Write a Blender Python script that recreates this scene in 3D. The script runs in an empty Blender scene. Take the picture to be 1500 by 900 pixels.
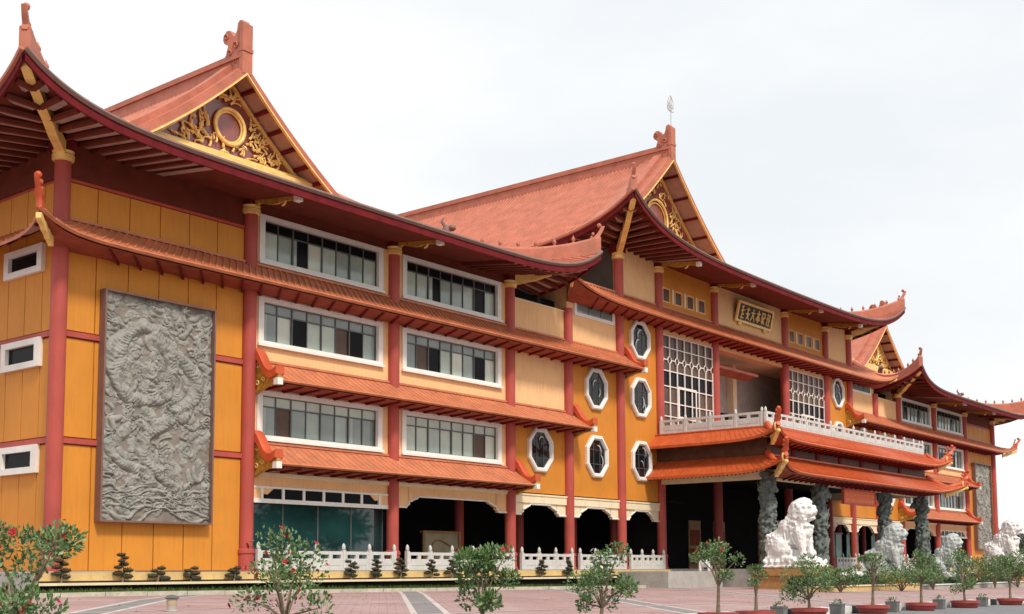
import bpy, bmesh, math, random
import numpy as np
from mathutils import Vector, Matrix, noise
random.seed(7); rng = np.random.default_rng(7)
S = bpy.context.scene
COL = S.collection
PI = math.pi

# ------------------------------------------------------------------ camera
cam = bpy.data.objects.new('camera', bpy.data.cameras.new('camera')); COL.objects.link(cam)
YAW, PITCH, ROLL = 0.8935, 0.0925, -0.0045
fw = Vector((math.sin(YAW)*math.cos(PITCH), math.cos(YAW)*math.cos(PITCH), math.sin(PITCH)))
rt = Vector((math.cos(YAW), -math.sin(YAW), 0)); up = rt.cross(fw)
r2 = rt*math.cos(ROLL)+up*math.sin(ROLL); u2 = up*math.cos(ROLL)-rt*math.sin(ROLL)
m = Matrix((r2, u2, -fw)).transposed().to_4x4(); m.translation = (-21.1683, -36.2231, -0.006)
cam.matrix_world = m
cam.data.sensor_width = 36; cam.data.lens = 1768.24/1500*36
cam.data.shift_y = (670.9145-450)/1500
cam.data.clip_start = .1; cam.data.clip_end = 2000
S.camera = cam
# ------------------------------------------------------------------ sky and sun
SUN_EL, SUN_AZ = math.radians(50), math.radians(200)      # azimuth measured from +Y, clockwise
W = bpy.data.worlds.new('World'); S.world = W; W.use_nodes = True
wn, wl = W.node_tree.nodes, W.node_tree.links
wn.clear()
out = wn.new('ShaderNodeOutputWorld'); bg = wn.new('ShaderNodeBackground'); bg.inputs[1].default_value = .064
sky = wn.new('ShaderNodeTexSky'); sky.sky_type = 'NISHITA'; sky.sun_disc = False
sky.sun_elevation = SUN_EL; sky.sun_rotation = SUN_AZ; sky.dust_density = 4; sky.air_density = 1.2
tc = wn.new('ShaderNodeTexCoord'); mp = wn.new('ShaderNodeMapping'); mp.inputs['Scale'].default_value = (1, 1, 2.6)
nz = wn.new('ShaderNodeTexNoise'); nz.inputs['Scale'].default_value = 1.7; nz.inputs['Detail'].default_value = 6; nz.inputs['Roughness'].default_value = .55
rp = wn.new('ShaderNodeValToRGB'); rp.color_ramp.elements[0].position = .36; rp.color_ramp.elements[1].position = .6
rp.color_ramp.elements[0].color = (12.6, 13.2, 13.7, 1); rp.color_ramp.elements[1].color = (15., 15., 14.9, 1)
mx = wn.new('ShaderNodeMixRGB'); mx.inputs[0].default_value = .93
wl.new(tc.outputs['Generated'], mp.inputs[0]); wl.new(mp.outputs[0], nz.inputs[0]); wl.new(nz.outputs[0], rp.inputs[0])
wl.new(sky.outputs[0], mx.inputs[1]); wl.new(rp.outputs[0], mx.inputs[2]); wl.new(mx.outputs[0], bg.inputs[0]); wl.new(bg.outputs[0], out.inputs[0])
sl = bpy.data.lights.new('sun', 'SUN'); sl.energy = 2.8; sl.angle = math.radians(10); sl.color = (1, .93, .82)
so = bpy.data.objects.new('sun', sl); COL.objects.link(so)
sd = Vector((math.sin(SUN_AZ)*math.cos(SUN_EL), math.cos(SUN_AZ)*math.cos(SUN_EL), math.sin(SUN_EL)))
so.rotation_euler = sd.to_track_quat('Z', 'Y').to_euler()
S.view_settings.view_transform = 'Standard'; S.view_settings.look = 'None'; S.view_settings.gamma = 1
S.view_settings.exposure = 0.2

# ------------------------------------------------------------------ materials
def mat(name, c, rough=.7, spec=.5, var=.12, scale=2.0, bump=.0, bscale=30, dirt=None, dirt_amt=.35, dscale=(.8, .8, .25), metal=0, coat=0, c2=None):
    m = bpy.data.materials.new(name); m.use_nodes = True
    n, l = m.node_tree.nodes, m.node_tree.links
    b = n['Principled BSDF']
    b.inputs['Roughness'].default_value = rough; b.inputs['Specular IOR Level'].default_value = spec
    b.inputs['Metallic'].default_value = metal; b.inputs['Coat Weight'].default_value = coat
    t = n.new('ShaderNodeTexCoord'); g = n.new('ShaderNodeNewGeometry')
    pos = g.outputs['Position']
    nn = n.new('ShaderNodeTexNoise'); nn.inputs['Scale'].default_value = scale; nn.inputs['Detail'].default_value = 5
    l.new(pos, nn.inputs['Vector'])
    r = n.new('ShaderNodeValToRGB')
    cc = Vector(c); c3 = Vector(c2) if c2 else cc*(1-var*1.6)
    r.color_ramp.elements[0].color = (*c3, 1); r.color_ramp.elements[1].color = (*(cc*(1+var)), 1)
    r.color_ramp.elements[0].position = .3; r.color_ramp.elements[1].position = .7
    l.new(nn.outputs[0], r.inputs[0]); col = r.outputs[0]
    if dirt:
        mpn = n.new('ShaderNodeMapping'); mpn.inputs['Scale'].default_value = dscale; l.new(pos, mpn.inputs[0])
        n2 = n.new('ShaderNodeTexNoise'); n2.inputs['Scale'].default_value = 3; n2.inputs['Detail'].default_value = 8; n2.inputs['Roughness'].default_value = .65
        l.new(mpn.outputs[0], n2.inputs['Vector'])
        mr = n.new('ShaderNodeMapRange'); mr.inputs[1].default_value = .5; mr.inputs[2].default_value = .75; mr.inputs[4].default_value = dirt_amt
        l.new(n2.outputs[0], mr.inputs[0])
        mm = n.new('ShaderNodeMixRGB'); mm.inputs[2].default_value = (*dirt, 1); l.new(mr.outputs[0], mm.inputs[0]); l.new(col, mm.inputs[1]); col = mm.outputs[0]
    l.new(col, b.inputs['Base Color'])
    if bump:
        n3 = n.new('ShaderNodeTexNoise'); n3.inputs['Scale'].default_value = bscale; n3.inputs['Detail'].default_value = 4
        l.new(pos, n3.inputs['Vector'])
        bp = n.new('ShaderNodeBump'); bp.inputs['Strength'].default_value = bump; bp.inputs['Distance'].default_value = .02
        l.new(n3.outputs[0], bp.inputs['Height']); l.new(bp.outputs[0], b.inputs['Normal'])
    return m
M = {}
M['orange'] = mat('orange_panel_paint', (.64, .25, .032), .55, .28, .05, .7, .1, 40, (.42, .15, .03), .5, (3.2, 3.2, .22))
M['orange2'] = mat('ochre_wall_paint', (.62, .23, .03), .7, .3, .07, .6, .15, 30, (.36, .14, .035), .55, (3.0, 3.0, .25))
M['cream'] = mat('cream_wall_paint', (.84, .51, .25), .8, .3, .05, .6, .12, 30, (.46, .28, .14), .5, (3.4, 3.4, .28))
M['pale'] = mat('pale_cream_plaster', (.82, .68, .47), .75, .3, .05, 1.5, .1, 30, (.5, .38, .22), .3)
M['column'] = mat('red_column_paint', (.43, .078, .060), .5, .3, .1, .8, .12, 30, (.28, .06, .045), .5, (4, 4, .35))
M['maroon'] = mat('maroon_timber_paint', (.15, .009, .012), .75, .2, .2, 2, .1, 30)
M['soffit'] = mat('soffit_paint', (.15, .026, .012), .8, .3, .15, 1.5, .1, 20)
M['soffitb'] = mat('soffit_board', (.42, .27, .24), .7, .3, .1, 2)
M['redtrim'] = mat('red_trim_paint', (.50, .07, .035), .5, .4, .1, 2)
M['tile'] = mat('glazed_roof_tile', (.49, .165, .105), .5, .28, .12, 1.2, .1, 8, (.27, .085, .055), .5, (1.1, 1.1, 1.6))
M['ledge'] = mat('ledge_tile', (.58, .195, .095), .5, .4, .12, 1.5, .1, 12, (.27, .10, .06), .6, (2.4, 2.4, .8))
M['tileo'] = mat('orange_glazed_tile', (.54, .105, .03), .45, .35, .12, 2.5, .15, 12, (.35, .06, .02), .4, (2, 2, 1))
M['horn'] = mat('red_orange_ridge_paint', (.56, .09, .028), .5, .5, .1, 2, .05, 20, (.3, .04, .02), .3, (2, 2, 2))
M['gold'] = mat('gold_paint', (.90, .60, .20), .38, .5, .12, 3, .1, 40, (.45, .24, .06), .35, (3, 3, 3), metal=.1)
M['ochre'] = mat('ochre_carved_paint', (.50, .26, .04), .55, .4, .3, 9, .5, 25)
M['white'] = mat('white_frame_paint', (.80, .77, .72), .5, .4, .04, 2, .0, 30, (.5, .45, .38), .25, (3, 3, .6))
M['marble'] = mat('white_marble', (.80, .79, .77), .5, .4, .06, 2, .3, 25, (.38, .36, .33), .55, (3, 3, 1.6))
M['marble2'] = mat('weathered_marble', (.46, .49, .48), .55, .4, .12, 2, .2, 20, (.22, .22, .21), .6, (2, 2, 1.2))
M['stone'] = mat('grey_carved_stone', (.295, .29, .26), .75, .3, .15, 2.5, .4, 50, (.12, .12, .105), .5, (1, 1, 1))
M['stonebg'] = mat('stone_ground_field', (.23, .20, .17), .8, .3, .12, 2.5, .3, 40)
M['dstone'] = mat('dark_dragon_stone', (.15, .175, .165), .65, .3, .3, 6, .3, 40, (.06, .07, .07), .6, (3, 3, 3))
M['mframe'] = mat('mural_frame_stone', (.20, .11, .09), .6, .4, .1, 3)
M['alu'] = mat('dark_aluminium', (.10, .10, .10), .4, .5, .1, 3)
M['dark'] = mat('painted_shade', (.018, .016, .016), .9, .1, .1, 1)  # near-black colour with the shade of unlit spaces painted in
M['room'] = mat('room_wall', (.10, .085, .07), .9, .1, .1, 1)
M['mauve'] = mat('gable_field_paint', (.26, .075, .06), .2, .9, .15, 3)
M['paneE'] = mat('pale_curtain_pane', (.60, .65, .54), .12, .6, .1, .9)
M['paneF'] = mat('grey_green_pane', (.32, .40, .35), .1, .7, .12, .9)
M['rail'] = mat('grey_marble_rail', (.60, .585, .56), .6, .3, .06, 2, .2, 20, (.30, .28, .25), .55, (3, 3, 2))
M['paneA'] = mat('curtained_pane', (.46, .54, .46), .12, .5, .1, .9)
M['paneB'] = mat('tinted_pane', (.20, .25, .23), .08, .8, .15, .9)
M['paneC'] = mat('brown_screen_pane', (.11, .065, .045), .3, .25, .15, 2)
M['paneD'] = mat('open_dark_pane', (.008, .008, .009), .2, .08, .1, 2)
M['shop'] = mat('teal_shop_glass', (.015, .055, .055), .03, .9, .3, .5)
M['curtain'] = mat('beige_curtain', (.45, .38, .24), .8, .2, .1, 2)
M['black'] = mat('black_paint', (.03, .03, .035), .5, .4, .2, 4)
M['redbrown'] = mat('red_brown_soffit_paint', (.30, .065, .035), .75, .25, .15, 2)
M['blockpot'] = mat('dark_block_pot', (.16, .16, .155), .8, .2, .15, 5, .2, 30)
M['brown'] = mat('brown_frieze_paint', (.10, .04, .02), .6, .4, .2, 2)
M['octglass'] = mat('dark_octagon_glass', (.010, .011, .013), .06, .35, .1, 2)
M['concrete'] = mat('grey_concrete', (.42, .40, .37), .85, .2, .1, 2, .3, 30, (.22, .2, .18), .5, (2, 2, 2))
M['kerb'] = mat('pale_kerb_stone', (.50, .47, .38), .85, .2, .12, 2, .3, 30, (.22, .22, .13), .6, (2, 2, 2))
M['yellow'] = mat('yellow_plinth_paint', (.60, .43, .19), .7, .3, .08, 2, .2, 30, (.35, .2, .07), .4, (2, 2, 1))
M['redpot'] = mat('red_pot_paint', (.34, .06, .05), .55, .4, .12, 4, .1, 30, (.2, .05, .04), .4, (5, 5, 5))
M['soil'] = mat('dark_soil', (.06, .04, .03), .95, .1, .3, 8, .5, 30)
M['bark'] = mat('grey_bark', (.22, .16, .11), .9, .2, .25, 12, .5, 60)
M['leaf'] = mat('green_leaf', (.085, .16, .04), .42, .5, .35, 9, c2=(.045, .095, .028))
M['leaf2'] = mat('pale_green_leaf', (.20, .27, .11), .45, .5, .3, 7, c2=(.11, .17, .07))
M['leaf3'] = mat('dark_topiary_leaf', (.045, .035, .022), .7, .3, .35, 14, c2=(.02, .03, .012))
M['hedge'] = mat('hedge_leaf', (.04, .09, .03), .6, .3, .35, 7, c2=(.02, .045, .018))
M['hazed_leaf'] = mat('hazed_tree_leaf', (.12, .15, .11), .8, .2, .2, 1.5)  # greyed green, distance haze mixed into the leaf colour
M['flower'] = mat('red_flower', (.42, .03, .03), .6, .3, .2, 12)
M['oflower'] = mat('orange_flower', (.85, .35, .08), .6, .3, .25, 12)
M['wflower'] = mat('pink_white_flower', (.75, .55, .50), .6, .3, .2, 12)
M['grass'] = mat('short_grass', (.08, .12, .03), .9, .1, .3, 6, .5, 60)
M['asphalt'] = mat('asphalt', (.20, .20, .21), .9, .2, .12, 3, .4, 80)
M['far'] = mat('far_land', (.16, .17, .12), .9, .1, .2, .1)
M['band'] = mat('grey_paving_band', (.24, .22, .22), .85, .2, .12, 3, .3, 60)
M['line'] = mat('pale_paving_line', (.52, .46, .44), .85, .2, .1, 3, .3, 60)
M['steel'] = mat('pale_steel', (.55, .55, .55), .4, .5, .05, 3, metal=.3)
M['green_door'] = mat('teal_door_paint', (.02, .14, .11), .25, .6, .1, 2)
M['signred'] = mat('orange_red_sign', (.85, .12, .03), .5, .4, .08, 3)
M['wood'] = mat('brown_wood', (.42, .22, .08), .5, .4, .2, 6)

def paving():
    m = bpy.data.materials.new('pink_brick_paving'); m.use_nodes = True
    n, l = m.node_tree.nodes, m.node_tree.links; b = n['Principled BSDF']; b.inputs['Roughness'].default_value = .75; b.inputs['Specular IOR Level'].default_value = .35
    g = n.new('ShaderNodeNewGeometry'); mpn = n.new('ShaderNodeMapping'); mpn.inputs['Rotation'].default_value = (0, 0, PI/4); l.new(g.outputs['Position'], mpn.inputs[0])
    br = n.new('ShaderNodeTexBrick'); br.inputs['Scale'].default_value = 1; br.inputs['Brick Width'].default_value = .4; br.inputs['Row Height'].default_value = .2
    br.inputs['Mortar Size'].default_value = .012; br.inputs['Color1'].default_value = (.42, .255, .245, 1); br.inputs['Color2'].default_value = (.35, .20, .195, 1); br.inputs['Mortar'].default_value = (.16, .11, .10, 1)
    l.new(mpn.outputs[0], br.inputs['Vector'])
    nn = n.new('ShaderNodeTexNoise'); nn.inputs['Scale'].default_value = .35; nn.inputs['Detail'].default_value = 9; nn.inputs['Roughness'].default_value = .7; l.new(g.outputs['Position'], nn.inputs['Vector'])
    mr = n.new('ShaderNodeMapRange'); mr.inputs[1].default_value = .4; mr.inputs[2].default_value = .7; mr.inputs[4].default_value = .6; l.new(nn.outputs[0], mr.inputs[0])
    mm = n.new('ShaderNodeMixRGB'); mm.inputs[2].default_value = (.47, .38, .365, 1); l.new(mr.outputs[0], mm.inputs[0]); l.new(br.outputs['Color'], mm.inputs[1])
    l.new(mm.outputs[0], b.inputs['Base Color'])
    n5 = n.new('ShaderNodeTexNoise'); n5.inputs['Scale'].default_value = 1.3; n5.inputs['Detail'].default_value = 10; n5.inputs['Roughness'].default_value = .75; l.new(g.outputs['Position'], n5.inputs['Vector'])
    m5 = n.new('ShaderNodeMapRange'); m5.inputs[1].default_value = .52; m5.inputs[2].default_value = .72; m5.inputs[4].default_value = .55; l.new(n5.outputs[0], m5.inputs[0])
    x5 = n.new('ShaderNodeMixRGB'); x5.inputs[2].default_value = (.16, .12, .11, 1); l.new(m5.outputs[0], x5.inputs[0]); l.new(mm.outputs[0], x5.inputs[1]); l.new(x5.outputs[0], b.inputs['Base Color'])
    bp = n.new('ShaderNodeBump'); bp.inputs['Strength'].default_value = .4; bp.inputs['Distance'].default_value = .01; l.new(br.outputs['Fac'], bp.inputs['Height']); bp.invert = True; l.new(bp.outputs[0], b.inputs['Normal'])
    return m
M['paving'] = paving()

# ------------------------------------------------------------------ mesh builder
CX = 48.504                   # the facade is symmetric about this X
MIR = [False]
class MB:
    def __init__(s): s.v = []; s.f = []; s.k = []; s.c = 0
    def add(s, vs, fs, k=0):
        o = len(s.v); s.v += [tuple(p) for p in vs]; s.f += [tuple(o+i for i in f) for f in fs]; s.k += [k]*len(fs)
    def box(s, x0, x1, y0, y1, z0, z1, k=0):
        s.add([(x0,y0,z0),(x1,y0,z0),(x1,y1,z0),(x0,y1,z0),(x0,y0,z1),(x1,y0,z1),(x1,y1,z1),(x0,y1,z1)],
              [(0,3,2,1),(4,5,6,7),(0,1,5,4),(1,2,6,5),(2,3,7,6),(3,0,4,7)], k)
    def prism(s, poly, fn, t0, t1, k=0):      # poly 2D, fn(a,b,t)->xyz
        n = len(poly); vs = [fn(a, b, t0) for a, b in poly]+[fn(a, b, t1) for a, b in poly]
        s.add(vs, [tuple(range(n))[::-1], tuple(range(n, 2*n))]+[(i, (i+1) % n, (i+1) % n+n, i+n) for i in range(n)], k)
    def grid(s, P, k=0):                       # P[i][j] points
        nu, nv = len(P), len(P[0]); vs = [p for row in P for p in row]
        s.add(vs, [(i*nv+j, (i+1)*nv+j, (i+1)*nv+j+1, i*nv+j+1) for i in range(nu-1) for j in range(nv-1)], k)
    def shell(s, P, t, k=0):                   # grid with thickness t downward
        nu, nv = len(P), len(P[0]); N = nu*nv
        vs = [p for row in P for p in row]; vs += [(p[0], p[1], p[2]-t) for p in vs]
        I = lambda i, j: i*nv+j
        fs = []
        for i in range(nu-1):
            for j in range(nv-1):
                q = (I(i, j), I(i+1, j), I(i+1, j+1), I(i, j+1)); fs.append(q); fs.append(tuple(a+N for a in q[::-1]))
        for i in range(nu-1):
            for j in (0, nv-1): fs.append((I(i, j), I(i+1, j), I(i+1, j)+N, I(i, j)+N))
        for j in range(nv-1):
            for i in (0, nu-1): fs.append((I(i, j), I(i, j+1), I(i, j+1)+N, I(i, j)+N))
        s.add(vs, fs, k)
    def tube(s, pts, r, n=6, k=0, cap=True, sx=1.0, close=False):
        pts = [Vector(p) for p in pts]; L = len(pts); vs = []
        a0 = None
        for i, p in enumerate(pts):
            if close: t = pts[(i+1) % L]-pts[i-1]
            else: t = pts[min(i+1, L-1)]-pts[max(i-1, 0)]
            t = t.normalized() if t.length > 1e-9 else Vector((0, 0, 1))
            if a0 is None:
                a0 = t.cross(Vector((0, 0, 1)) if abs(t.z) < .9 else Vector((0, 1, 0)))
            a0 = (a0-t*a0.dot(t)).normalized(); b = t.cross(a0)
            rr = r[i] if hasattr(r, '__len__') else r
            for q in range(n):
                g = 2*PI*q/n; vs.append(p+a0*math.cos(g)*rr*sx+b*math.sin(g)*rr)
        fs = [(i*n+q, i*n+(q+1) % n, ((i+1) % L)*n+(q+1) % n, ((i+1) % L)*n+q) for i in range(L if close else L-1) for q in range(n)]
        if cap and not close: fs += [tuple(range(n))[::-1], tuple((L-1)*n+q for q in range(n))]
        s.add(vs, fs, k)
    def lathe(s, prof, c=(0, 0, 0), n=16, k=0):
        vs = []; L = len(prof)
        for r, z in prof:
            for q in range(n):
                g = 2*PI*q/n; vs.append((c[0]+r*math.cos(g), c[1]+r*math.sin(g), c[2]+z))
        fs = [(i*n+q, i*n+(q+1) % n, (i+1)*n+(q+1) % n, (i+1)*n+q) for i in range(L-1) for q in range(n)]
        fs += [tuple(range(n))[::-1], tuple((L-1)*n+q for q in range(n))]
        s.add(vs, fs, k)
    def ball(s, c, r, nu=8, nv=6, k=0):
        r = r if hasattr(r, '__len__') else (r, r, r); vs = [(c[0], c[1], c[2]-r[2])]
        for i in range(1, nv):
            a = -PI/2+PI*i/nv
            for q in range(nu):
                g = 2*PI*q/nu; vs.append((c[0]+r[0]*math.cos(a)*math.cos(g), c[1]+r[1]*math.cos(a)*math.sin(g), c[2]+r[2]*math.sin(a)))
        vs.append((c[0], c[1], c[2]+r[2])); T = len(vs)-1
        fs = [(0, 1+(q+1) % nu, 1+q) for q in range(nu)]
        fs += [(1+i*nu+q, 1+i*nu+(q+1) % nu, 1+(i+1)*nu+(q+1) % nu, 1+(i+1)*nu+q) for i in range(nv-2) for q in range(nu)]
        fs += [(T, 1+(nv-2)*nu+q, 1+(nv-2)*nu+(q+1) % nu) for q in range(nu)]
        s.add(vs, fs, k)
    def mesh(s, name, mats, smooth=None, recalc=True):
        me = bpy.data.meshes.new(name)
        vs = [(2*CX-x, y, z) for x, y, z in s.v] if MIR[0] else s.v
        fs = [f[::-1] for f in s.f] if MIR[0] else s.f
        me.from_pydata(vs, [], fs)
        mats = mats if isinstance(mats, (list, tuple)) else [mats]
        for q in mats: me.materials.append(M[q])
        if len(mats) > 1: me.polygons.foreach_set('material_index', s.k)
        if recalc:
            bm = bmesh.new(); bm.from_mesh(me); bmesh.ops.recalc_face_normals(bm, faces=bm.faces); bm.to_mesh(me); bm.free()
        if smooth is not None:
            me.polygons.foreach_set('use_smooth', [True]*len(me.polygons)); me.set_sharp_from_angle(angle=math.radians(smooth))
        me.update(); return me
    def build(s, name, mats, parent=None, smooth=None, recalc=True, kind=None):
        o = bpy.data.objects.new(name, s.mesh(name, mats, smooth, recalc)); COL.objects.link(o)
        if parent: o.parent = parent
        if kind: o['kind'] = kind
        return o
def empty(name, loc=(0, 0, 0), parent=None):
    o = bpy.data.objects.new(name, None); COL.objects.link(o); o.location = loc; o.empty_display_size = .1
    if parent: o.parent = parent
    return o
def tag(o, label, cat, group=None, kind=None):
    o['label'] = label; o['category'] = cat
    if group: o['group'] = group
    if kind: o['kind'] = kind
    return o
def copy_tree(o, parent=None):
    c = o.copy(); COL.objects.link(c); c.parent = parent
    for ch in list(o.children): copy_tree(ch, c)
    return c
def B(name, mk, parent, *box, k=0):
    b = MB(); b.box(*box); return b.build(name, mk, parent)
def boxes(name, mk, parent, lst, kind=None):
    b = MB()
    for q in lst: b.box(*q)
    return b.build(name, mk, parent, kind=kind)

# ------------------------------------------------------------------ ground
def gz(x, y):
    return -.76-.006*min(max(x, 0), 60)-(.02*min(max(-8-y, 0), 14) if y < -8 else 0)
def sheet(name, x0, x1, y0, y1, mk, dz=0, nx=2, ny=2):
    b = MB(); b.grid([[(x0+(x1-x0)*i/nx, y0+(y1-y0)*j/ny, gz(x0+(x1-x0)*i/nx, y0+(y1-y0)*j/ny)+dz) for j in range(ny+1)] for i in range(nx+1)])
    o = b.build(name, mk, recalc=False); o['kind'] = 'structure'; return o
b = MB(); b.grid([[(-900, -900, -1.45), (-900, 1500, -1.45)], [(1500, -900, -1.45), (1500, 1500, -1.45)]]); o = b.build('ground', 'far', recalc=False); o['kind'] = 'structure'
sheet('paved_court', -60, 140, -23.5, 60, 'paving', 0, 60, 60)
sheet('road', -60, 140, -60, -23.9, 'asphalt', -.04, 40, 8)
# diagonal grey paving bands with pale edges
for c in (-3.5, 6.5, 16.6, 25.6, 35.2, 45):
    for w0, w1, mk, dz in ((-.42, .42, 'band', .004), (-.62, -.42, 'line', .004), (.42, .62, 'line', .004)):
        b = MB(); P = []
        for i in range(41):
            y = -23.4+i*(20.6/40); P.append([(y+c+w, y, gz(y+c+w, y)+dz) for w in (w0, w1)])
        b.grid(P); o = b.build('paving_band' if mk == 'band' else 'paving_line', mk, recalc=False); o['kind'] = 'structure'
for y in (-8.2, -13.4, -18.4):
    b = MB(); P = [[(x, y+w, gz(x, y+w)+.008) for w in (0, .14)] for x in range(-20, 110, 2)]
    b.grid(P); o = b.build('paving_line', 'line', recalc=False); o['kind'] = 'structure'
# planted strip and kerb along the building
KX = [x for x in np.arange(-9, 36.1, 1.5)]
kroot = empty('kerb', (0, -3, -.8)); tag(kroot, 'pale stone kerb along the grass strip below the orange facade', 'kerb')
kroot['kind'] = 'structure'
for i, x in enumerate(KX[:-1]):
    z = gz(x, -3); k = MB(); k.box(x+.012, x+1.488, -3.2+random.uniform(-.01, .01), -3.0, z-.1, z+.13); o = k.build('kerb_stone', 'kerb', kroot); o.matrix_parent_inverse = kroot.matrix_basis.inverted()
b = MB(); b.grid([[(x, y, gz(x, -3)+.07+.1*(y+3)/2) for y in (-3, -2, -1.3)] for x in KX]); g_ = b.build('grass_strip', 'grass', recalc=False); g_['kind'] = 'structure'
b = MB()
for i in range(9000):
    x = random.uniform(-8, 36); y = random.uniform(-3, -1.35); z = gz(x, -3)+.07+.1*(y+3)/2; h = random.uniform(.05, .14); a = random.uniform(0, PI); w = .02
    b.add([(x-w*math.cos(a), y-w*math.sin(a), z), (x+w*math.cos(a), y+w*math.sin(a), z), (x+random.uniform(-.05, .05), y+random.uniform(-.05, .05), z+h)], [(0, 1, 2)])
o = b.build('grass_blades', 'grass', recalc=False); tag(o, 'short rough grass in the strip below the plinth wall', 'grass', kind='stuff')

# ------------------------------------------------------------------ the building
T = empty('temple_building', (0, 0, 0))
tag(T, 'four storey orange and red temple building with upswept tiled roofs', 'building')
CXS = [0, 7.88, 15.68, 23.66, 28.42, 33.2, 37.26, 43.73]

# plinth
def plinth():
    pl = MB(); pl.box(-.9, 37.3, -.75, 30, -1.4, -.02); pl.build('plinth', 'concrete', T)
    B('plinth_moulding', 'yellow', T, -1.0, 36.6, -1.0, -.752, -.3, -.03)
    B('plinth_shelf', 'pale', T, -1.3, 36.2, -1.45, -1.0, -.44, -.36)
    B('plinth_painted_shadow', 'dark', T, -1.2, 36.1, -1.25, -1.0, -.72, -.442)  # near-black strip standing in for the shadow beneath the shelf
    # bay side plinth returning along the left end
for mr in (False, True):
    MIR[0] = mr; plinth()
MIR[0] = False
B('plinth', 'concrete', T, 37.31, 59.7, -7.6, 30, -1.5, -.02)

def column(x, z1, y=-.05, r=.27, cap=True, base=True, z0=0):
    b = MB()
    pr = [(r, z0), (r, z1)]
    if base and z0 == 0: pr = [(r+.09, 0), (r+.09, .1), (r+.05, .14), (r+.04, .62), (r+.08, .66), (r+.07, .78), (r, .83), (r, z1)]
    b.lathe(pr, (x, y, 0), 20); c = b.build('column', 'column', T, smooth=40)
    if cap:
        b = MB(); b.lathe([(r+.0, z1), (r+.09, z1+.04), (r+.1, z1+.2), (r+.06, z1+.24), (r+.09, z1+.34), (r*.6, z1+.36)], (x, y, 0), 20); b.build('capital', 'gold', c, smooth=40)
        bx = MB(); bx.box(x-.32, x+.32, y-.3, y+.4, z1+.36, z1+1.0); bx.build('block', 'maroon', c)
    return c

def eave_bracket(x, z, ya=-.2, yb=-2.75, rise=.3):
    # cantilevered scroll bracket from a capital out to the eave, pale end block
    n = 12; lo, hi = [], []
    for i in range(n+1):
        t = i/n; y = ya+(yb-ya)*t; zc = z+.12-.36*t**.8
        lo.append((y, zc-.02+.05*math.sin(t*PI*3.2)-.10*(t < .12))); hi.append((y, zc+.26-.05*t))
    poly = lo+hi[::-1]
    b = MB(); b.prism(poly, lambda a, c, t: (t, a, c), x-.06, x+.06); o = b.build('eave_bracket', 'ochre', T)
    e = MB(); e.box(x-.13, x+.13, yb-.14, yb+.1, z-.30, z-.06); e.build('end_block', 'white', o)
    b = MB(); pts = [(x, yb+.9+.2*math.cos(a), z-.16+.11*math.sin(a)) for a in np.linspace(0, 4.6, 10)]; b.tube(pts, .045, 6); b.build('scroll', 'gold', o)

# ---- walls ---------------------------------------------------------------
WT = .3
def wall(x0, x1, z0, z1, mk, y=0., name='wall'):
    return B(name, mk, T, x0, x1, y, y+WT, z0, z1)
def window(x0, x1, z0, z1, n, pat, fr=.26, mull=True, transom=.42, y=0.):
    """glass opening x0..x1,z0..z1 with a white surround, dark aluminium bars and single panes"""
    r = MB(); Y0, Y1 = y-.07, y+.12
    r.box(x0-fr, x1+fr, Y0, Y1, z1, z1+fr*.72); r.box(x0-fr, x1+fr, Y0, Y1, z0-fr*.75, z0)
    r.box(x0-fr, x0, Y0, Y1, z0, z1); r.box(x1, x1+fr, Y0, Y1, z0, z1)
    w = r.build('window', 'white', T)
    s = MB(); s.box(x0-fr-.04, x1+fr+.04, Y0-.08, Y0, z0-fr*.75-.03, z0-fr*.75+.07); s.build('sill', 'white', w)
    rw = random.Random(int(x0*31+z0*17)); zt = z1-transom; st = (x1-x0)/n; yb = y+.1
    bb = MB(); bb.box(x0, x1, yb, yb+.06, zt-.025, zt+.025); bb.box(x0, x1, yb, yb+.06, z0, z0+.04); bb.box(x0, x1, yb, yb+.06, z1-.04, z1)
    for i in range(n+1):
        xx = x0+st*i; h = .02 if i % 2 else .03
        bb.box(xx-h, xx+h, yb-.01, yb+.05, z0+.04, z1-.04)
    bb.build('window_bars', 'alu', w)
    for i in range(n):
        a, c = x0+st*i+.03, x0+st*(i+1)-.03
        mk = {'A': 'paneA', 'B': 'paneB', 'C': 'paneC', 'D': 'paneD', 'F': 'paneF'}[pat[i]]
        dy = .03*(i % 2)
        if mk == 'paneA': mk = rw.choice(('paneA', 'paneA', 'paneE', 'paneF'))
        ya, yc = yb+.03+dy+rw.uniform(-.012, .012), yb+.03+dy+rw.uniform(-.012, .012)
        p = MB(); p.prism([(a, ya), (c, yc), (c, yc+.012), (a, ya+.012)], lambda u, v, t: (u, v, t), z0+.04, zt-.025); p.build('pane', mk, w)
        if mk in ('paneB', 'paneD') and rw.random() < .6:     # curtain edge behind the tinted glass
            e = a+(c-a)*rw.uniform(.15, .45); p = MB(); p.box(a, e, yb+.02, yb+.024, z0+.04, zt-.03); p.build('curtain_strip', 'paneF', w)
    for i in range(0, n, 2):
        a, c = x0+st*i+.03, x0+st*(i+2)-.03
        p = MB(); p.box(a, c, yb+.03, yb+.045, zt+.025, z1-.04); p.build('pane', 'paneD' if z0 > 11 else ('paneB' if z0 > 8 else 'paneA'), w)
    return w

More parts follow.
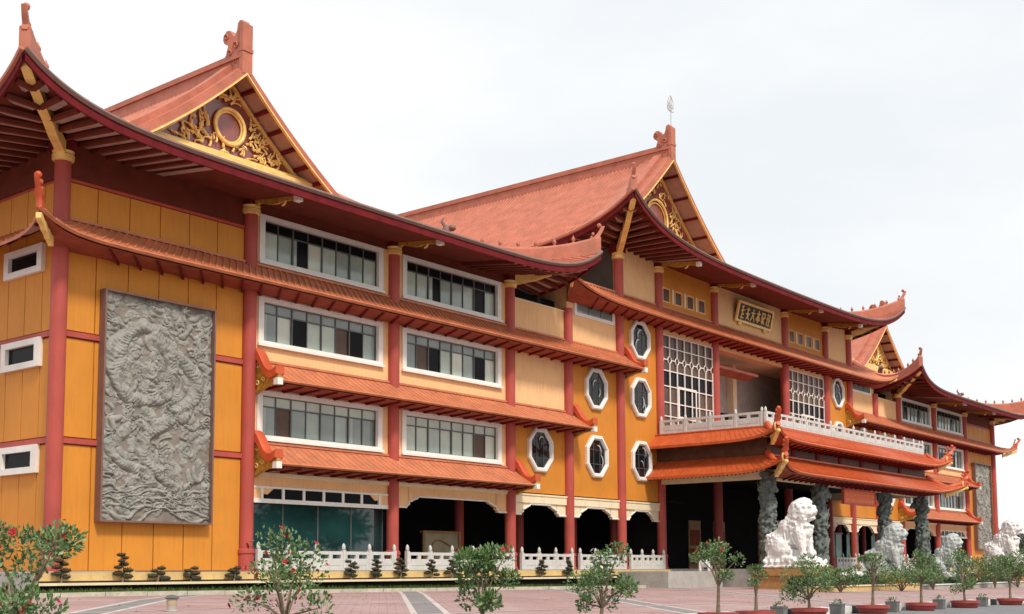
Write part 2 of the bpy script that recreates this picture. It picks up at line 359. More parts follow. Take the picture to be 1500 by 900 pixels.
def facade_half(right):
    c = CXS
    # wing columns
    for i, x in enumerate(c[:4]):
        column(x, 13.6 if not (i == 3) else 13.6)
    column(c[4], 13.4, cap=False)
    for x in c[5:]: column(x, 16.93)
    for x in c[1:3]: eave_bracket(x, 13.9)
    for x in c[6:]: eave_bracket(x, 17.22)
    # --- end bay with panels: C0..C1
    gx = [.28, 1.37, 2.62, 3.87, 5.12, 6.37, 7.62]; rows = [(.0, 4.18), (4.42, 7.74), (7.98, 11.6), (11.62, 13.02)]
    wall(.0, c[1], 0, 14.7, 'redtrim', y=.06, name='end_wall')
    for (z0, z1) in rows:
        for i in range(6):
            B('wall_panel', 'orange', T, gx[i]+.018, gx[i+1]-.018, 0, .058, z0+.02, z1-.02)
    for z in (4.3, 7.86):
        B('red_band', 'column', T, .2, c[1]-.2, -.07, .058, z-.09, z+.09)
    B('red_band', 'redtrim', T, .2, c[1]-.2, -.03, .058, 13.03, 13.13)
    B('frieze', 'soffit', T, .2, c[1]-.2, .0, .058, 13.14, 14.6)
    # side wall (X=0)
    b = MB(); b.box(.06, .36, .3, 30, 0, 14.7); b.build('side_wall', 'redtrim', T)
    sy = [.3]+[1.1*i+1.0 for i in range(0, 7)]
    for (z0, z1) in rows:
        for i in range(len(sy)-1):
            B('wall_panel', 'orange', T, 0, .058, sy[i]+.018, sy[i+1]-.018, z0+.02, z1-.02)
    B('side_wall_plaster', 'orange', T, 0, .058, 7.7, 30, 0, 13.1)
    B('frieze', 'soffit', T, 0, .058, .2, 30, 13.14, 14.6)
    for z in (4.3, 7.86): B('red_band', 'column', T, -.07, -.001, .2, 30, z-.09, z+.09)
    for (z0, z1) in ((10.05, 11.0), (6.82, 7.8), (3.26, 4.2)):
        for ys in (.85, 7.9, 14):
            if right: continue
            w = MB(); a0, a1 = ys, ys+2.45; f = .3
            w.box(-.16, -.001, a0, a1, z1-f*.7, z1); w.box(-.16, -.001, a0, a1, z0, z0+f*.7); w.box(-.16, -.001, a0, a0+f, z0+f*.7, z1-f*.7); w.box(-.16, -.001, a1-f, a1, z0+f*.7, z1-f*.7)
            wo = w.build('slit_window', 'white', T)
            q = MB(); q.box(-.02, -.003, a0+f, a1-f, z0+f*.7, z1-f*.7); q.build('pane', 'paneD', wo)
    # --- window bays
    pats = [['ABDAAABDA'[:8], 'ABDBAACD'], ['BBDAACDA', 'BCDAACDA'], ['BCBBABCBB'[:8], 'AACAAACA']]
    pats = [['AADAAAFA', 'AADAAADA'], ['BADAACDA', 'BCDAAFDA'], ['BCBABFBB', 'AAFAAACA']]
    zz = [(12.04, 13.59), (8.83, 10.36), (5.18, 6.72)]
    for bi, (x0, x1, g0, g1) in enumerate(((c[1], c[2], 8.58, 14.78), (c[2], c[3], 16.5, 22.76))):
        for (z0, z1) in ((3.75, 4.95), (6.94, 8.6), (10.58, 11.8), (13.8, 14.7)):
            wall(x0, x1, z0, z1, 'cream' if z0 < 13 else 'soffit')
        for k, (z0, z1) in enumerate(zz):
            za, zb = [(11.8, 13.8), (8.6, 10.58), (4.95, 6.94)][k]
            wall(x0, g0-.02, za, zb, 'cream'); wall(g1+.02, x1, za, zb, 'cream')
            wall(g0-.02, g1+.02, za, z0-.02, 'cream'); wall(g0-.02, g1+.02, z1+.02, zb, 'cream')
            window(g0, g1, z0, z1, 8, pats[k][bi])
    # inner side wall of the wing
    B('side_wall', 'cream', T, c[3]+.01, c[3]+.3, .31, 30, 11.5, 14.6)
    # --- C3..C4
    wall(c[3], c[4], 3.75, 8.0, 'orange2'); wall(c[3], c[4], 8.0, 13.2, 'cream')
    B('terrace', 'concrete', T, c[3]+.3, c[4]-.02, .31, 30, 11.6, 11.8)
    B('coping', 'pale', T, c[3]+.2, c[4]-.2, -.04, .36, 13.2, 13.26)
    # --- C4..C5
    wall(c[4], c[5], 3.75, 11.6, 'orange2'); wall(c[4], c[5], 11.6, 15.0, 'cream')
    w = MB(); w.box(29.05, 32.75, -.07, -.001, 14.02, 14.2); w.box(29.05, 32.75, -.07, -.001, 13.18, 13.36); w.box(29.05, 29.25, -.07, -.001, 13.36, 14.02); w.box(32.55, 32.75, -.07, -.001, 13.36, 14.02); w = w.build('slit_window', 'white', T)
    q = MB()
    for i in range(3): q.box(29.25+i*1.1, 29.25+i*1.1+1.1, -.03, -.002, 13.36, 14.02)
    q.build('pane', 'paneB', w)
    q = MB()
    for i in range(4): q.box(29.25+i*1.1-.03, 29.25+i*1.1+.03, -.05, -.031, 13.36, 14.02)
    q.box(29.25, 32.55, -.05, -.031, 13.78, 13.83); q.build('window_bars', 'alu', w)
    B('side_wall', 'cream', T, c[4]+.01, c[4]+.3, .31, 30, 3.8, 15.0)
    B('link_roof', 'concrete', T, c[4]+.3, c[5], .31, 30, 14.8, 15.0)
    # --- C5..C6
    wall(c[5], c[6], 3.75, 14.4, 'orange2'); wall(c[5], c[6], 14.4, 18.4, 'cream')
    B('side_wall', 'room', T, c[5]+.01, c[5]+.3, .31, 32, 15.0, 18.4)
    # octagon windows
    for (x, z) in ((26.03, 5.9), (30.92, 9.5), (30.92, 5.9), (35.25, 12.75), (35.25, 9.5), (35.25, 5.95)):
        R = 1.13; r = MB(); n = 8
        P = [[(x+rr*math.cos(PI/8+q*PI/4)*.94, yy, z+rr*math.sin(PI/8+q*PI/4)*1.06) for rr, yy in ((R, 0), (R, -.14), (R-.06, -.19), (R-.17, -.19), (R-.24, -.08), (R-.24, -.02))] for q in range(9)]
        r.grid(P); w = r.build('octagon_window', 'white', T)
        ro = random.Random(int(x*10+z*7))
        for i in range(8):       # eight glass facets, each a little out of true
            q = MB(); e = [(x, -.03+ro.uniform(-.012, .008), z)]
            for j in (i, i+1): e.append((x+(R-.22)*math.cos(PI/8+j*PI/4)*.94, -.03+ro.uniform(-.014, .01), z+(R-.22)*math.sin(PI/8+j*PI/4)*1.06))
            q.add(e, [(0, 1, 2)]); q.build('pane', 'octglass', w, recalc=False)
        q = MB(); rr = R-.26
        for dx in (-.28, .28): q.tube([(x+dx, -.06, z-.93*rr), (x+dx, -.06, z+.93*rr)], .016, 4)
        for dz in (-.4, .35): q.tube([(x-.84*rr, -.06, z+dz), (x+.84*rr, -.06, z+dz)], .016, 4)
        q.build('window_bars', 'alu', w)
        q = MB()
        for a in range(2):
            ox, oz = ro.uniform(-.1, .4), ro.uniform(-.5, .4); a0 = ro.uniform(-1.5, 1.5); n = 7; r_ = ro.uniform(.22, .34)
            pi_ = [(x+ox+r_*math.cos(a0+t*2.2/n), -.085, z+oz+1.2*r_*math.sin(a0+t*2.2/n)) for t in range(n+1)]
            po_ = [(x+ox+r_*(1+.28*math.sin(PI*t/n))*math.cos(a0+t*2.2/n), -.085, z+oz+1.2*r_*(1+.28*math.sin(PI*t/n))*math.sin(a0+t*2.2/n)) for t in range(n+1)]
            q.grid([[p, o2] for p, o2 in zip(pi_, po_)])
        q.build('painted_glints', 'steel', w)  # pale crescents painted on as reflections in the dark glass
    # --- C6..C7 grid window bay
    wall(c[6], c[7], 13.5, 14.9, 'cream'); wall(c[6], c[7], 14.9, 15.42, 'orange2'); wall(c[6], c[7], 16.3, 18.4, 'orange2'); wall(c[6], c[7], 5.6, 7.5, 'orange2')
    wx = [37.87+i*1.36 for i in range(4)]; xe = c[6]
    for i, x in enumerate(wx):
        wall(xe, x, 15.42, 16.3, 'orange2'); xe = x+.88
        f = MB(); f.box(x, x+.88, .02, .1, 15.42, 15.5); f.box(x, x+.88, .02, .1, 16.22, 16.3); f.box(x, x+.09, .02, .1, 15.5, 16.22); f.box(x+.79, x+.88, .02, .1, 15.5, 16.22)
        f = f.build('small_window', 'cream', T)
        q = MB(); q.box(x+.09, x+.79, .07, .09, 15.5, 16.22); q.build('pane', 'paneC', f)
    wall(xe, c[7], 15.42, 16.3, 'orange2')
    for i in range(3):      # narrow cream mullion posts
        x = wx[i]+1.04; B('mullion', 'pale', T, x, x+.17, -.02, -.001, 15.42, 16.3)
    gw = MB(); gx0, gx1, gz0, gz1 = 37.62, 43.42, 7.5, 13.5; r = .038
    xs = [gx0+(gx1-gx0)*i/7 for i in range(8)]
    zs_ = [8.0, 8.75, 9.55, 10.5, 11.4, 12.75]
    for x in xs:
        gw.box(x-r, x+r, -.06, .0, gz0, 11.85); gw.box(x-r, x+r, -.06, .0, 12.25, gz1)
    for z in zs_+[gz1-.04]: gw.box(gx0-.03, gx1+.03, -.05, -.01, z-r*.8, z+r*.8)
    for i in range(8):      # row of rings
        x = xs[i]; gw.tube([(x+.2*math.cos(a), -.03, 12.05+.2*math.sin(a)) for a in np.linspace(0, 2*PI, 9)[:-1]], .035, 4, close=True)
        if i < 7: gw.box(x+.2, xs[i+1]-.2, -.05, -.01, 12.02, 12.08)
    gw.box(39.3, 41.4, -.09, -.061, 8.7, 8.85); gw.box(39.3, 41.4, -.09, -.061, 10.45, 10.6); gw.box(39.3, 39.42, -.09, -.061, 8.85, 10.45); gw.box(41.28, 41.4, -.09, -.061, 8.85, 10.45)
    gwo = gw.build('lattice_window', 'white', T)
    for i in range(7):
        for z0, z1 in zip([7.5]+zs_, zs_+[13.46]):
            if 1 < i < 5 and 8.7 < z0 < 10.4: mk = 'paneD'
            else: mk = 'paneC' if (i*3+int(z0*2)) % 3 else 'paneD'
            p = MB(); p.box(xs[i]+.02, xs[i+1]-.02, .03, .05, z0+.01, z1-.01); p.build('pane', mk, gwo)
    wall(c[6], gx0-.04, 7.5, 13.5, 'redtrim'); wall(gx1+.04, c[7], 7.5, 13.5, 'redtrim')
    # ground floor valances
    def valance(x0, x1, zb, zt, zo, mk='pale', band=.16):
        x0 += .2; x1 -= .2; w = min(1.35, (x1-x0)*.3)
        prof = [(0, zb), (.5*w, zb), (.52*w, zb+.08), (.62*w, zb+.14), (.60*w, zb+.24), (.72*w, zb+.28), (.85*w, zb+.36), (w, zo-.08), (1.05*w, zo), ]
        low = [(x0+a, z) for a, z in prof]+[(x1-a, z) for a, z in prof[::-1]]
        poly = low+[(x1, zt), (x0, zt)]
        b = MB()
        n = len(low)
        for i in range(n-1):      # strip quads, front/back
            (a, za), (bb, zb_) = low[i], low[i+1]
            if bb-a < 1e-4: bb = a+1e-3
            b.prism([(a, za), (bb, zb_), (bb, zt), (a, zt)], lambda u, v, t: (u, t, v), -.02, .14)
        o = b.build('valance', 'cream' if mk == 'cream' else 'pale', T)
        e = MB(); e.tube([(a, -.045, z+.03) for a, z in low], .045, 5); e.build('valance_edge', 'white', o)
        e = MB(); e.box(x0, x1, -.1, -.021, zt-band, zt); e.box(x0, x1, -.14, -.1, zt-.06, zt+.02); e.build('valance_cornice', 'pale', o)
    valance(c[2], c[3], 2.68, 3.74, 3.17, 'cream')
    for i in (3, 4, 5): valance(c[i], c[i+1], 2.64, 3.66, 3.15, 'pale', .42)
    # shop bay C1..C2
    x0, x1 = c[1]+.25, c[2]-.25
    B('valance', 'cream', T, x0, x1, 0, .14, 3.22, 3.74)
    B('valance_cornice', 'pale', T, x0, x1, -.1, -.001, 3.58, 3.74)
    tr = MB(); tr.box(x0, x1, -.06, .06, 2.58, 2.74)
    tr.box(x0, x1, -.05, .05, 3.14, 3.22)
    tn = 7; ts = (x1-x0-1.0)/6
    for i in range(7):
        x = x0+.5+ts*i; tr.box(x-.06, x+.06, -.05, .05, 2.74, 3.14)
    t_ = tr.build('transom_window', 'white', T)
    for i in range(6):
        p = MB(); a = x0+.5+ts*i+.06; b_ = a+ts-.12
        if i == 0: p.prism([(a, 2.74), (b_, 2.74), (b_, 3.14), (a+.45*ts, 3.1), (a+.2*ts, 2.9)], lambda u, v, t: (u, t, v), .0, .02)
        elif i == 5: p.prism([(a, 2.74), (b_, 2.74), (b_-.2*ts, 2.9), (b_-.45*ts, 3.1), (a, 3.14)], lambda u, v, t: (u, t, v), .0, .02)
        else: p.box(a, b_, 0, .02, 2.74, 3.14)
        p.build('pane', 'paneD', t_)
    cb = MB()
    cb.box(x0, x0+.44, -.03, .04, 2.74, 3.14)
    B('valance_corner', 'cream', T, x1-.44, x1, -.03, .04, 2.74, 3.14)
    cb.add([(x0+.44, -.02, 2.95), (x0+.56+.2*ts, -.02, 2.9), (x0+.56+.45*ts, -.02, 3.1), (x0+.56+.5*ts, -.02, 3.14), (x0+.44, -.02, 3.14)], [(0, 1, 2, 3, 4)])
    cb.build('valance_corner', 'cream', T, recalc=False); cb = MB()
    cb.add([(x1-.44, -.02, 2.95), (x1-.56-.2*ts, -.02, 2.9), (x1-.56-.45*ts, -.02, 3.1), (x1-.56-.5*ts, -.02, 3.14), (x1-.44, -.02, 3.14)], [(4, 3, 2, 1, 0)])
    cb.build('valance_corner', 'cream', T, recalc=False)
    sg = MB(); sw = (x1-x0)/4
    for i in range(5): sg.box(x0+sw*i-.025, x0+sw*i+.025, .3, .36, 0, 2.6)
    s_ = sg.build('shop_window', 'alu', T)
    for i in range(4):
        p = MB(); p.box(x0+sw*i+.026, x0+sw*(i+1)-.026, .32, .335, 0, 2.6); p.build('pane', 'shop', s_)
    # ground floor interior
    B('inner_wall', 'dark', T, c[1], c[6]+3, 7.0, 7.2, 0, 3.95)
    B('inner_shade_floor', 'room', T, c[1], c[6]+3, .4, 7.0, -.015, -.004)  # dark sheet added over the plinth so the interior reads as shade
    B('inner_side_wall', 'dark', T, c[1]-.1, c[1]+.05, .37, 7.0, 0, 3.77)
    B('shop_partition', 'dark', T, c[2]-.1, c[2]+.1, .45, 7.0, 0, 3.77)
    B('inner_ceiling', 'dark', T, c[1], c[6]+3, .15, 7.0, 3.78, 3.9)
    for i in (2, 3, 4, 5, 6):
        for y in (3.2,):
            column(c[i], 3.7, y=y, r=.24, cap=False)
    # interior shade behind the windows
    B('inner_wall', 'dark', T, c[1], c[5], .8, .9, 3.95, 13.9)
    # ledges -----------------------------------------------------
for_side = []

# ---- tiled ledge roofs ----------------------------------------------------
def ledge(segs, zw, ze, ov, mk, lift=.0, corner=(0, 0), horns=(None, None), rib=.3, raft=.9, t=.1, kl=1.2, name='ledge_roof', y_wall=0., sweep=.0, fas=None, rib_r=.045):
    """straight run in X from x0 to x1 on the wall line y_wall; corner=(a,b) 1 where the run mitres at a building corner"""
    x0, x1 = segs; n = max(8, int((x1-x0)/1.0)); nv = 6
    def P(u, v):       # u: absolute x along the eave incl. overhang, v 0 wall..1 eave
        if corner[0]: xa = x0-ov*v*1.0
        else: xa = x0
        xb = x1+ov*v if corner[1] else x1
        x = xa+(xb-xa)*u
        l = 0
        if corner[0]: l += lift*math.exp(-(x-xa)/kl)*v**2
        if corner[1]: l += lift*math.exp(-(xb-x)/kl)*v**2
        sw = 0
        if corner[0]: sw += sweep*math.exp(-(x-xa)/(kl*.7))*v**2
        if corner[1]: sw += sweep*math.exp(-(xb-x)/(kl*.7))*v**2
        xs = x-(sweep*math.exp(-(x-xa)/(kl*.7))*v**2 if corner[0] else 0)+(sweep*math.exp(-(xb-x)/(kl*.7))*v**2 if corner[1] else 0)
        z = zw+(ze+t-zw)*(v*.85+.15*(1-(1-v)**2))+l
        return (xs, y_wall-ov*v-sw, z)
    us = sorted(set(list(np.linspace(0, 1, n+1))+([.005, .012, .022, .035, .05] if corner[0] else [])+([.995, .988, .978, .965, .95] if corner[1] else [])))
    b = MB(); b.shell([[P(u, v/nv) for v in range(nv+1)] for u in us], t)
    o = b.build(name, mk, T, smooth=35)
    r = MB(); L = x1-x0; m_ = int(L/rib)
    for i in range(m_+1):
        u = (i+.5)/(m_+1); pts = [P(u, v/4) for v in range(5)]
        r.tube([(p[0], p[1]-(.02 if j == 4 else 0), p[2]+.012) for j, p in enumerate(pts)], rib_r, 5)
    if corner[0] or corner[1]: pass
    r.build('tile_rows', mk, o, smooth=60, kind='stuff')
    # rafters below
    q = MB(); m2 = int(L/raft); zs0 = ze-.10
    def SF(u, v):      # boxed soffit: level from the eave back to the wall
        p = P(u, v); e = P(u, 1); lift_ = e[2]-(ze+t)
        return (p[0], p[1], zs0+.06*v+lift_*v**2)
    for i in range(m2+1):
        u = (i+.5)/(m2+1); p0, p1 = SF(u, .0), SF(u, .9)
        if corner[0] and p1[0] < x0+.3 or corner[1] and p1[0] > x1-.3: continue
        q.add([(p0[0]-.05, p0[1], p0[2]-.10), (p0[0]+.05, p0[1], p0[2]-.10), (p1[0]+.05, p1[1], p1[2]-.06), (p1[0]-.05, p1[1], p1[2]-.06),
               (p0[0]-.05, p0[1], p0[2]), (p0[0]+.05, p0[1], p0[2]), (p1[0]+.05, p1[1], p1[2]), (p1[0]-.05, p1[1], p1[2])],
              [(0, 1, 2, 3), (4, 7, 6, 5), (0, 4, 5, 1), (1, 5, 6, 2), (2, 6, 7, 3), (3, 7, 4, 0)])
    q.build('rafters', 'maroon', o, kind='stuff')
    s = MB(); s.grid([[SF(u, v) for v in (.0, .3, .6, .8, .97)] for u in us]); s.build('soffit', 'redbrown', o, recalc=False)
    # eave edge board
    e = MB(); e.tube([(P(u, 1)[0], P(u, 1)[1]-.015, P(u, 1)[2]-t*.5) for u in us], t*.62, 4); e.build('eave_edge', fas or mk, o)
    # wall ridge
    e = MB(); e.box(x0, x1, y_wall-.1, y_wall-.001, zw-.02, zw+.07); e.build('wall_ridge', mk, o)
    for side, h in zip((0, 1), horns):
        if h: horn(o, x0 if side == 0 else x1, zw, ze, ov, y_wall, -1 if side == 0 else 1)
    return o, P
def horn(parent, x, zw, ze, ov, yw, sg):
    """carved verge at the open end of a ledge: S-shaped red ridge over an ochre side board, white end block"""
    H = zw-ze
    def crv(t): # t 0..1 from wall to nose ; returns y,z of the ridge top
        y = yw-.02-(ov+.12)*t
        z = zw+.56-1.05*(1/(1+math.exp(-(t-.38)*9)))*(H/.95)-.05*t+ .17*math.exp(-((t-1)/.14)**2)
        if t < .14: z -= .22*(1-t/.14)**2
        return y, z
    N = 20; top = [crv(i/N) for i in range(N+1)]
    w = .21; b = MB()
    P = []
    for i, (y, z) in enumerate(top):
        th = .44-.12*(i/N)
        P.append([(x-w, y, z-th), (x-w, y, z-.05), (x-w*.6, y, z), (x+w*.6, y, z), (x+w, y, z-.05), (x+w, y, z-th), (x-w, y, z-th)])
    b.grid(P); b.add(P[0][:6], [tuple(range(6))]); b.add(P[-1][:6], [tuple(range(6))[::-1]])
    r = b.build('verge_ridge', 'horn', parent, smooth=50)
    b = MB(); poly = [(y, z-.26) for y, z in top]+[(yw-ov-.08, ze-.08), (yw-ov*.55, ze-.14), (yw-ov*.3, ze-.25), (yw-.02, ze-.4)]
    b.prism(poly, lambda a, c, t: (t, a, c), x-.1, x+.1); s = b.build('verge_board', 'ochre', r)
    e = MB(); y = yw-ov-.02; e.box(x-.13, x+.13, y-.14, y+.1, ze-.13, ze+.12); e.build('end_block', 'white', r)
    c = MB()
    for (cy, cz, rr) in ((yw-.3, zw-.25, .16), (yw-.28, ze-.0, .13), (yw-.62, ze+.12, .11)):
        c.tube([(x+sg*.12, cy+rr*(1-a/9)*math.cos(a), cz+rr*(1-a/9)*math.sin(a)) for a in np.linspace(0, 7.5, 12)], .022, 4)
        c.tube([(x-sg*.12, cy+rr*(1-a/9)*math.cos(a), cz+rr*(1-a/9)*math.sin(a)) for a in np.linspace(0, 7.5, 12)], .022, 4)
    c.build('carving', 'gold', r, kind='stuff')

def tip_finial(parent, p, d, h=1.5, w=.16, mk='tile'):
    """upturned ridge end: tapering curved blade rising from a corner tip; d = outward xy dir"""
    d = Vector((d[0], d[1], 0)).normalized(); side = Vector((-d.y, d.x, 0)); p = Vector(p)
    N = 12; P = []
    for i in range(N+1):
        t = i/N
        c = p-d*(.50*(1-t)**2)+d*(.10*t)+Vector((0, 0, h*t-.15)); c += d*(.10*math.sin(t*PI*1.4)*-1)
        L = .30*(1-t)**2.2+.10+(.05 if .42 < t < .5 else 0); ww = w*(1.1-.45*t)+(.05 if .4 < t < .52 else 0)
        P.append([tuple(c+d*a*L+side*bb*ww) for a, bb in ((-1, -.6), (-.5, -1), (.8, -1), (1, 0), (.8, 1), (-.5, 1), (-1, .6), (-1, -.6))])
    b = MB(); b.grid(P); b.add(P[0][:7], [tuple(range(7))]); b.add(P[-1][:7], [tuple(range(7))[::-1]])
    b.ball(tuple(p+d*.02+Vector((0, 0, h-.12))), (.12, .12, .12), 8, 6)
    for k in range(4):
        c = p-d*(.50-.07*k)+Vector((0, 0, .10+.2*k)); b.ball(tuple(c), (.08, .08, .10), 6, 5)
    return b.build('corner_finial', mk, parent, smooth=50)

def finish_ledges():
    # A: over the third storey, with the corner at C0 and horn near C5
    A, PA = ledge((0, 33.7), 11.72, 10.72, 1.3, 'ledge', lift=.55, corner=(1, 0), horns=(None, 1), kl=.75, sweep=.5, t=.12)
    ledge_return(A, 0, 11.72, 10.72, 1.3, 'ledge', .55, .75, .5)
    p = (-1.9, -1.9, 11.45); tip_finial(A, p, (-1, -1), .95, .09, 'horn'); corner_beam(A, (-.75, -.75, 10.62), (-1.8, -1.8, 11.05), .085)
    ledge((8.25, 28.85), 8.0, 7.08, 1.3, 'ledge', horns=(1, 1), t=.1, rib_r=.007, rib=.34)
    ledge((8.25, 24.05), 4.85, 3.93, 1.3, 'ledge', horns=(1, 1), t=.1, rib_r=.007, rib=.34)

def ledge_return(parent, xw, zw, ze, ov, mk, lift, kl, sweep, y1=30, t=.12, z_nolift=0, yw=0., rib=.3):
    """the same ledge running back along an end wall at X=xw, eave toward -X, mitred at y=yw"""
    def P(u, v):
        ya = yw-ov*v; y = ya+(y1-ya)*u**1.6; e = math.exp(-(y-ya)/kl); s_ = sweep*math.exp(-(y-ya)/(kl*.7))*v**2
        z = zw+(ze+t-zw)*(v*.85+.15*(1-(1-v)**2))+lift*e*v**2
        return (xw-ov*v-s_, y-s_, z)
    us = [i/40 for i in range(41)]
    b = MB(); b.shell([[P(u, v/6) for v in range(7)] for u in us], t); o = b.build('ledge_return', mk, parent, smooth=35)
    r = MB(); y = yw+.15
    L = y1-yw; m_ = int(L/rib)
    for i in range(m_):
        u = ((i+.5)/m_)**(1/1.6); pts = [P(u, v/4) for v in range(5)]
        r.tube([(p[0], p[1], p[2]+.012) for p in pts], .016 if mk == 'tileo' else .045, 5)
    r.build('tile_rows', mk, o, smooth=60, kind='stuff') if parent.parent is None else r.build('tile_rows', mk, parent, smooth=60, kind='stuff')
    s = MB(); s.grid([[(P(u, v)[0], P(u, v)[1], P(u, v)[2]-t-.006) for v in (0, .3, .6, .97)] for u in us]); s.build('soffit', 'soffitb', parent, recalc=False)
    q = MB()
    for i in range(34):
        u = ((i+.5)/34)**(1/1.6); p0, p1 = P(u, .02), P(u, .95)
        q.tube([(p0[0], p0[1], p0[2]-t-.05), (p1[0], p1[1], p1[2]-t-.05)], .06, 4)
    q.build('rafters', 'maroon', parent, kind='stuff')

def corner_beam(parent, a, b_, r=.14, mk='gold'):
    a, b_ = Vector(a), Vector(b_); N = 10; d = b_-a; dh = Vector((d.x, d.y, 0)).normalized(); side = Vector((-dh.y, dh.x, 0))
    P = []
    for i in range(N+1):
        t = i/N; c = a+Vector((d.x, d.y, 0))*t+Vector((0, 0, d.z*(t**1.15)))
        hh = r*(1.5-.5*t)+(.04 if i % 3 == 0 else 0)
        P.append([tuple(c+side*s_*r+Vector((0, 0, z*hh))) for s_, z in ((-1, -1), (1, -1), (1, 1), (-1, 1), (-1, -1))])
    b = MB(); b.grid(P); b.add(P[0][:4], [(0, 1, 2, 3)]); b.add(P[-1][:4], [(3, 2, 1, 0)]); o = b.build('corner_beam', mk, parent)
    return o

# ---- hip-and-gable pavilion roofs ----------------------------------------
def pavilion(cx, hw, y0, y1, E, a, bq, Lf, kl, Dov, Dg, zc, colx, corners, ridge_h, fas_h=.24):
    """cx centre, hw half width incl. eaves; front eave at y0; E top of eave; height = a d + bq d^2; Dov distance of the roof edge and Dg of the gable wall behind the eave"""
    H = lambda d: a*d+bq*d*d
    def Z(x, y):
        dx = hw-abs(x-cx); dy = y-y0; mn = min(dx, dy)
        l = Lf*math.exp(-abs(dx-dy)/kl)*max(0, 1-mn/5.5)**2
        return l
    def zf(x, y, d): return E+H(d)+Z(x, y)
    t = .17
    def sw(x, y):      # plan sweep of the corner
        dx = hw-abs(x-cx); dy = y-y0; mn = min(dx, dy); s_ = .12*math.exp(-abs(dx-dy)/1.5)*max(0, 1-mn/2)
        return (x+(s_ if x > cx else -s_), y-s_)
    # front skirt
    def F(u, v):
        d = Dg*v; w = hw-d; s_ = math.copysign(abs(u)**.8, u)  # denser at ends
        s_ = math.sin(u*PI/2); x = cx+w*s_; y = y0+d; q = sw(x, y); return (q[0], q[1], zf(x, y, d))
    nu, nv = 64, 12
    b = MB(); b.shell([[F(-1+2*i/nu, (j/nv)**1.3) for j in range(nv+1)] for i in range(nu+1)], t)
    # side slopes
    def Sd(sg, u, v):
        d = hw*v; ys = y0+min(d, Dov); y = ys+(y1-ys)*u**1.7; x = cx+sg*(hw-d); q = sw(x, y); return (q[0], q[1], zf(x, y, d))
    vs = sorted(set([ (j/18) for j in range(19)]+[Dov/hw]))
    for sg in (-1, 1):
        b.shell([[Sd(sg, i/50, v) for v in vs] for i in range(51)], t)
    R = b.build('roof', 'tile', T, smooth=30)
    # tile rows
    r = MB(); sp = .32; n = int(2*hw/sp)
    for i in range(1, n):
        x = cx-hw+i*sp; dm = min(Dg, hw-abs(x-cx))
        if dm < .5: continue
        pts = []
        for j in range(9):
            d = dm*(j/8)**1.2; y = y0+d; q = sw(x, y); pts.append((q[0], q[1], zf(x, y, d)+.01))
        r.tube(pts, .07, 5)
    n = int((y1-y0)/sp)
    for sg in (-1, 1):
        for i in range(1, n):
            y = y0+i*sp; dm = hw if y-y0 > Dov else y-y0
            if dm < .5: continue
            pts = []
            for j in range(15):
                d = dm*(j/14); x = cx+sg*(hw-d); q = sw(x, y); pts.append((q[0], q[1], zf(x, y, d)+.01))
            r.tube(pts, .07, 5)
    r.build('tile_rows', 'tile', R, smooth=60, kind='stuff')
    # fascia boards and dark tile edge, front and both sides
    edge = [F(-1+2*i/100, 0) for i in range(101)]
    for name, pts in (('front', edge), ('left', [Sd(-1, (i/60), 0) for i in range(61)]), ('right', [Sd(1, (i/60), 0) for i in range(61)])):
        f = MB(); P = []
        for i, p in enumerate(pts):
            if name == 'front': P.append([(p[0], p[1]+.02, p[2]-t-fas_h), (p[0], p[1]-.06, p[2]-t-fas_h), (p[0], p[1]-.06, p[2]-.12), (p[0], p[1]+.02, p[2]-.12), (p[0], p[1]+.02, p[2]-t-fas_h)])
            else:
                s_ = -1 if name == 'left' else 1
                P.append([(p[0]-s_*.02, p[1], p[2]-t-fas_h), (p[0]+s_*.06, p[1], p[2]-t-fas_h), (p[0]+s_*.06, p[1], p[2]-.12), (p[0]-s_*.02, p[1], p[2]-.12), (p[0]-s_*.02, p[1], p[2]-t-fas_h)])
        f.grid(P); f.build('fascia', 'maroon', R)
        f = MB(); f.tube([(p[0]+(0 if name == 'front' else (-.07 if name == 'left' else .07)), p[1]-(.07 if name == 'front' else 0), p[2]-.04) for p in pts], .10, 5); f.build('eave_tiles', 'mframe' if name == 'front' else 'tile', R, smooth=60)
    # soffit: from the fascia back to the wall with rafters
    s = MB()
    dv = [0, .12, .3, .6, 1]
    s.grid([[(F(u, 0)[0]*(1-v)+(cx+(hw-3.1)*math.sin(u*PI/2))*v, y0*(1-v)+.0*v if v else F(u, 0)[1]+.03, (F(u, 0)[2]-t-.12)*(1-v)+(E+.1+Z(cx+(hw-3.1)*math.sin(u*PI/2), 0))*v) for v in dv] for u in [-1+2*i/60 for i in range(61)]])
    for sg in (-1, 1):
        def Q(u, v):
            p = Sd(sg, u, 0); xw = cx+sg*(hw-3.1); yw = max(p[1], 0) if p[1] > 0 else p[1]*(1-v)
            return (p[0]*(1-v)+xw*v, p[1]*(1-v)+(0 if p[1] < 0 else p[1])*v, (p[2]-t-.12)*(1-v)+(E+.1+Z(xw, max(p[1], 0)))*v)
        s.grid([[Q(i/40, v) for v in dv] for i in range(41)])
    s.build('soffit', 'soffit', R, recalc=False)
    q = MB(); q2 = MB()
    def rafter(p, w, wid=.07, dep=.14, mb=q):
        p, w = Vector(p), Vector(w); d = (w-p); h = Vector((-d.y, d.x, 0)).normalized()*wid
        dz = Vector((0, 0, dep))
        mb.add([p-h-dz, p+h-dz, w+h-dz, w-h-dz, p-h, p+h, w+h, w-h], [(0, 1, 2, 3), (4, 7, 6, 5), (0, 4, 5, 1), (1, 5, 6, 2), (2, 6, 7, 3), (3, 7, 4, 0)])
    n = int(2*hw/.6)
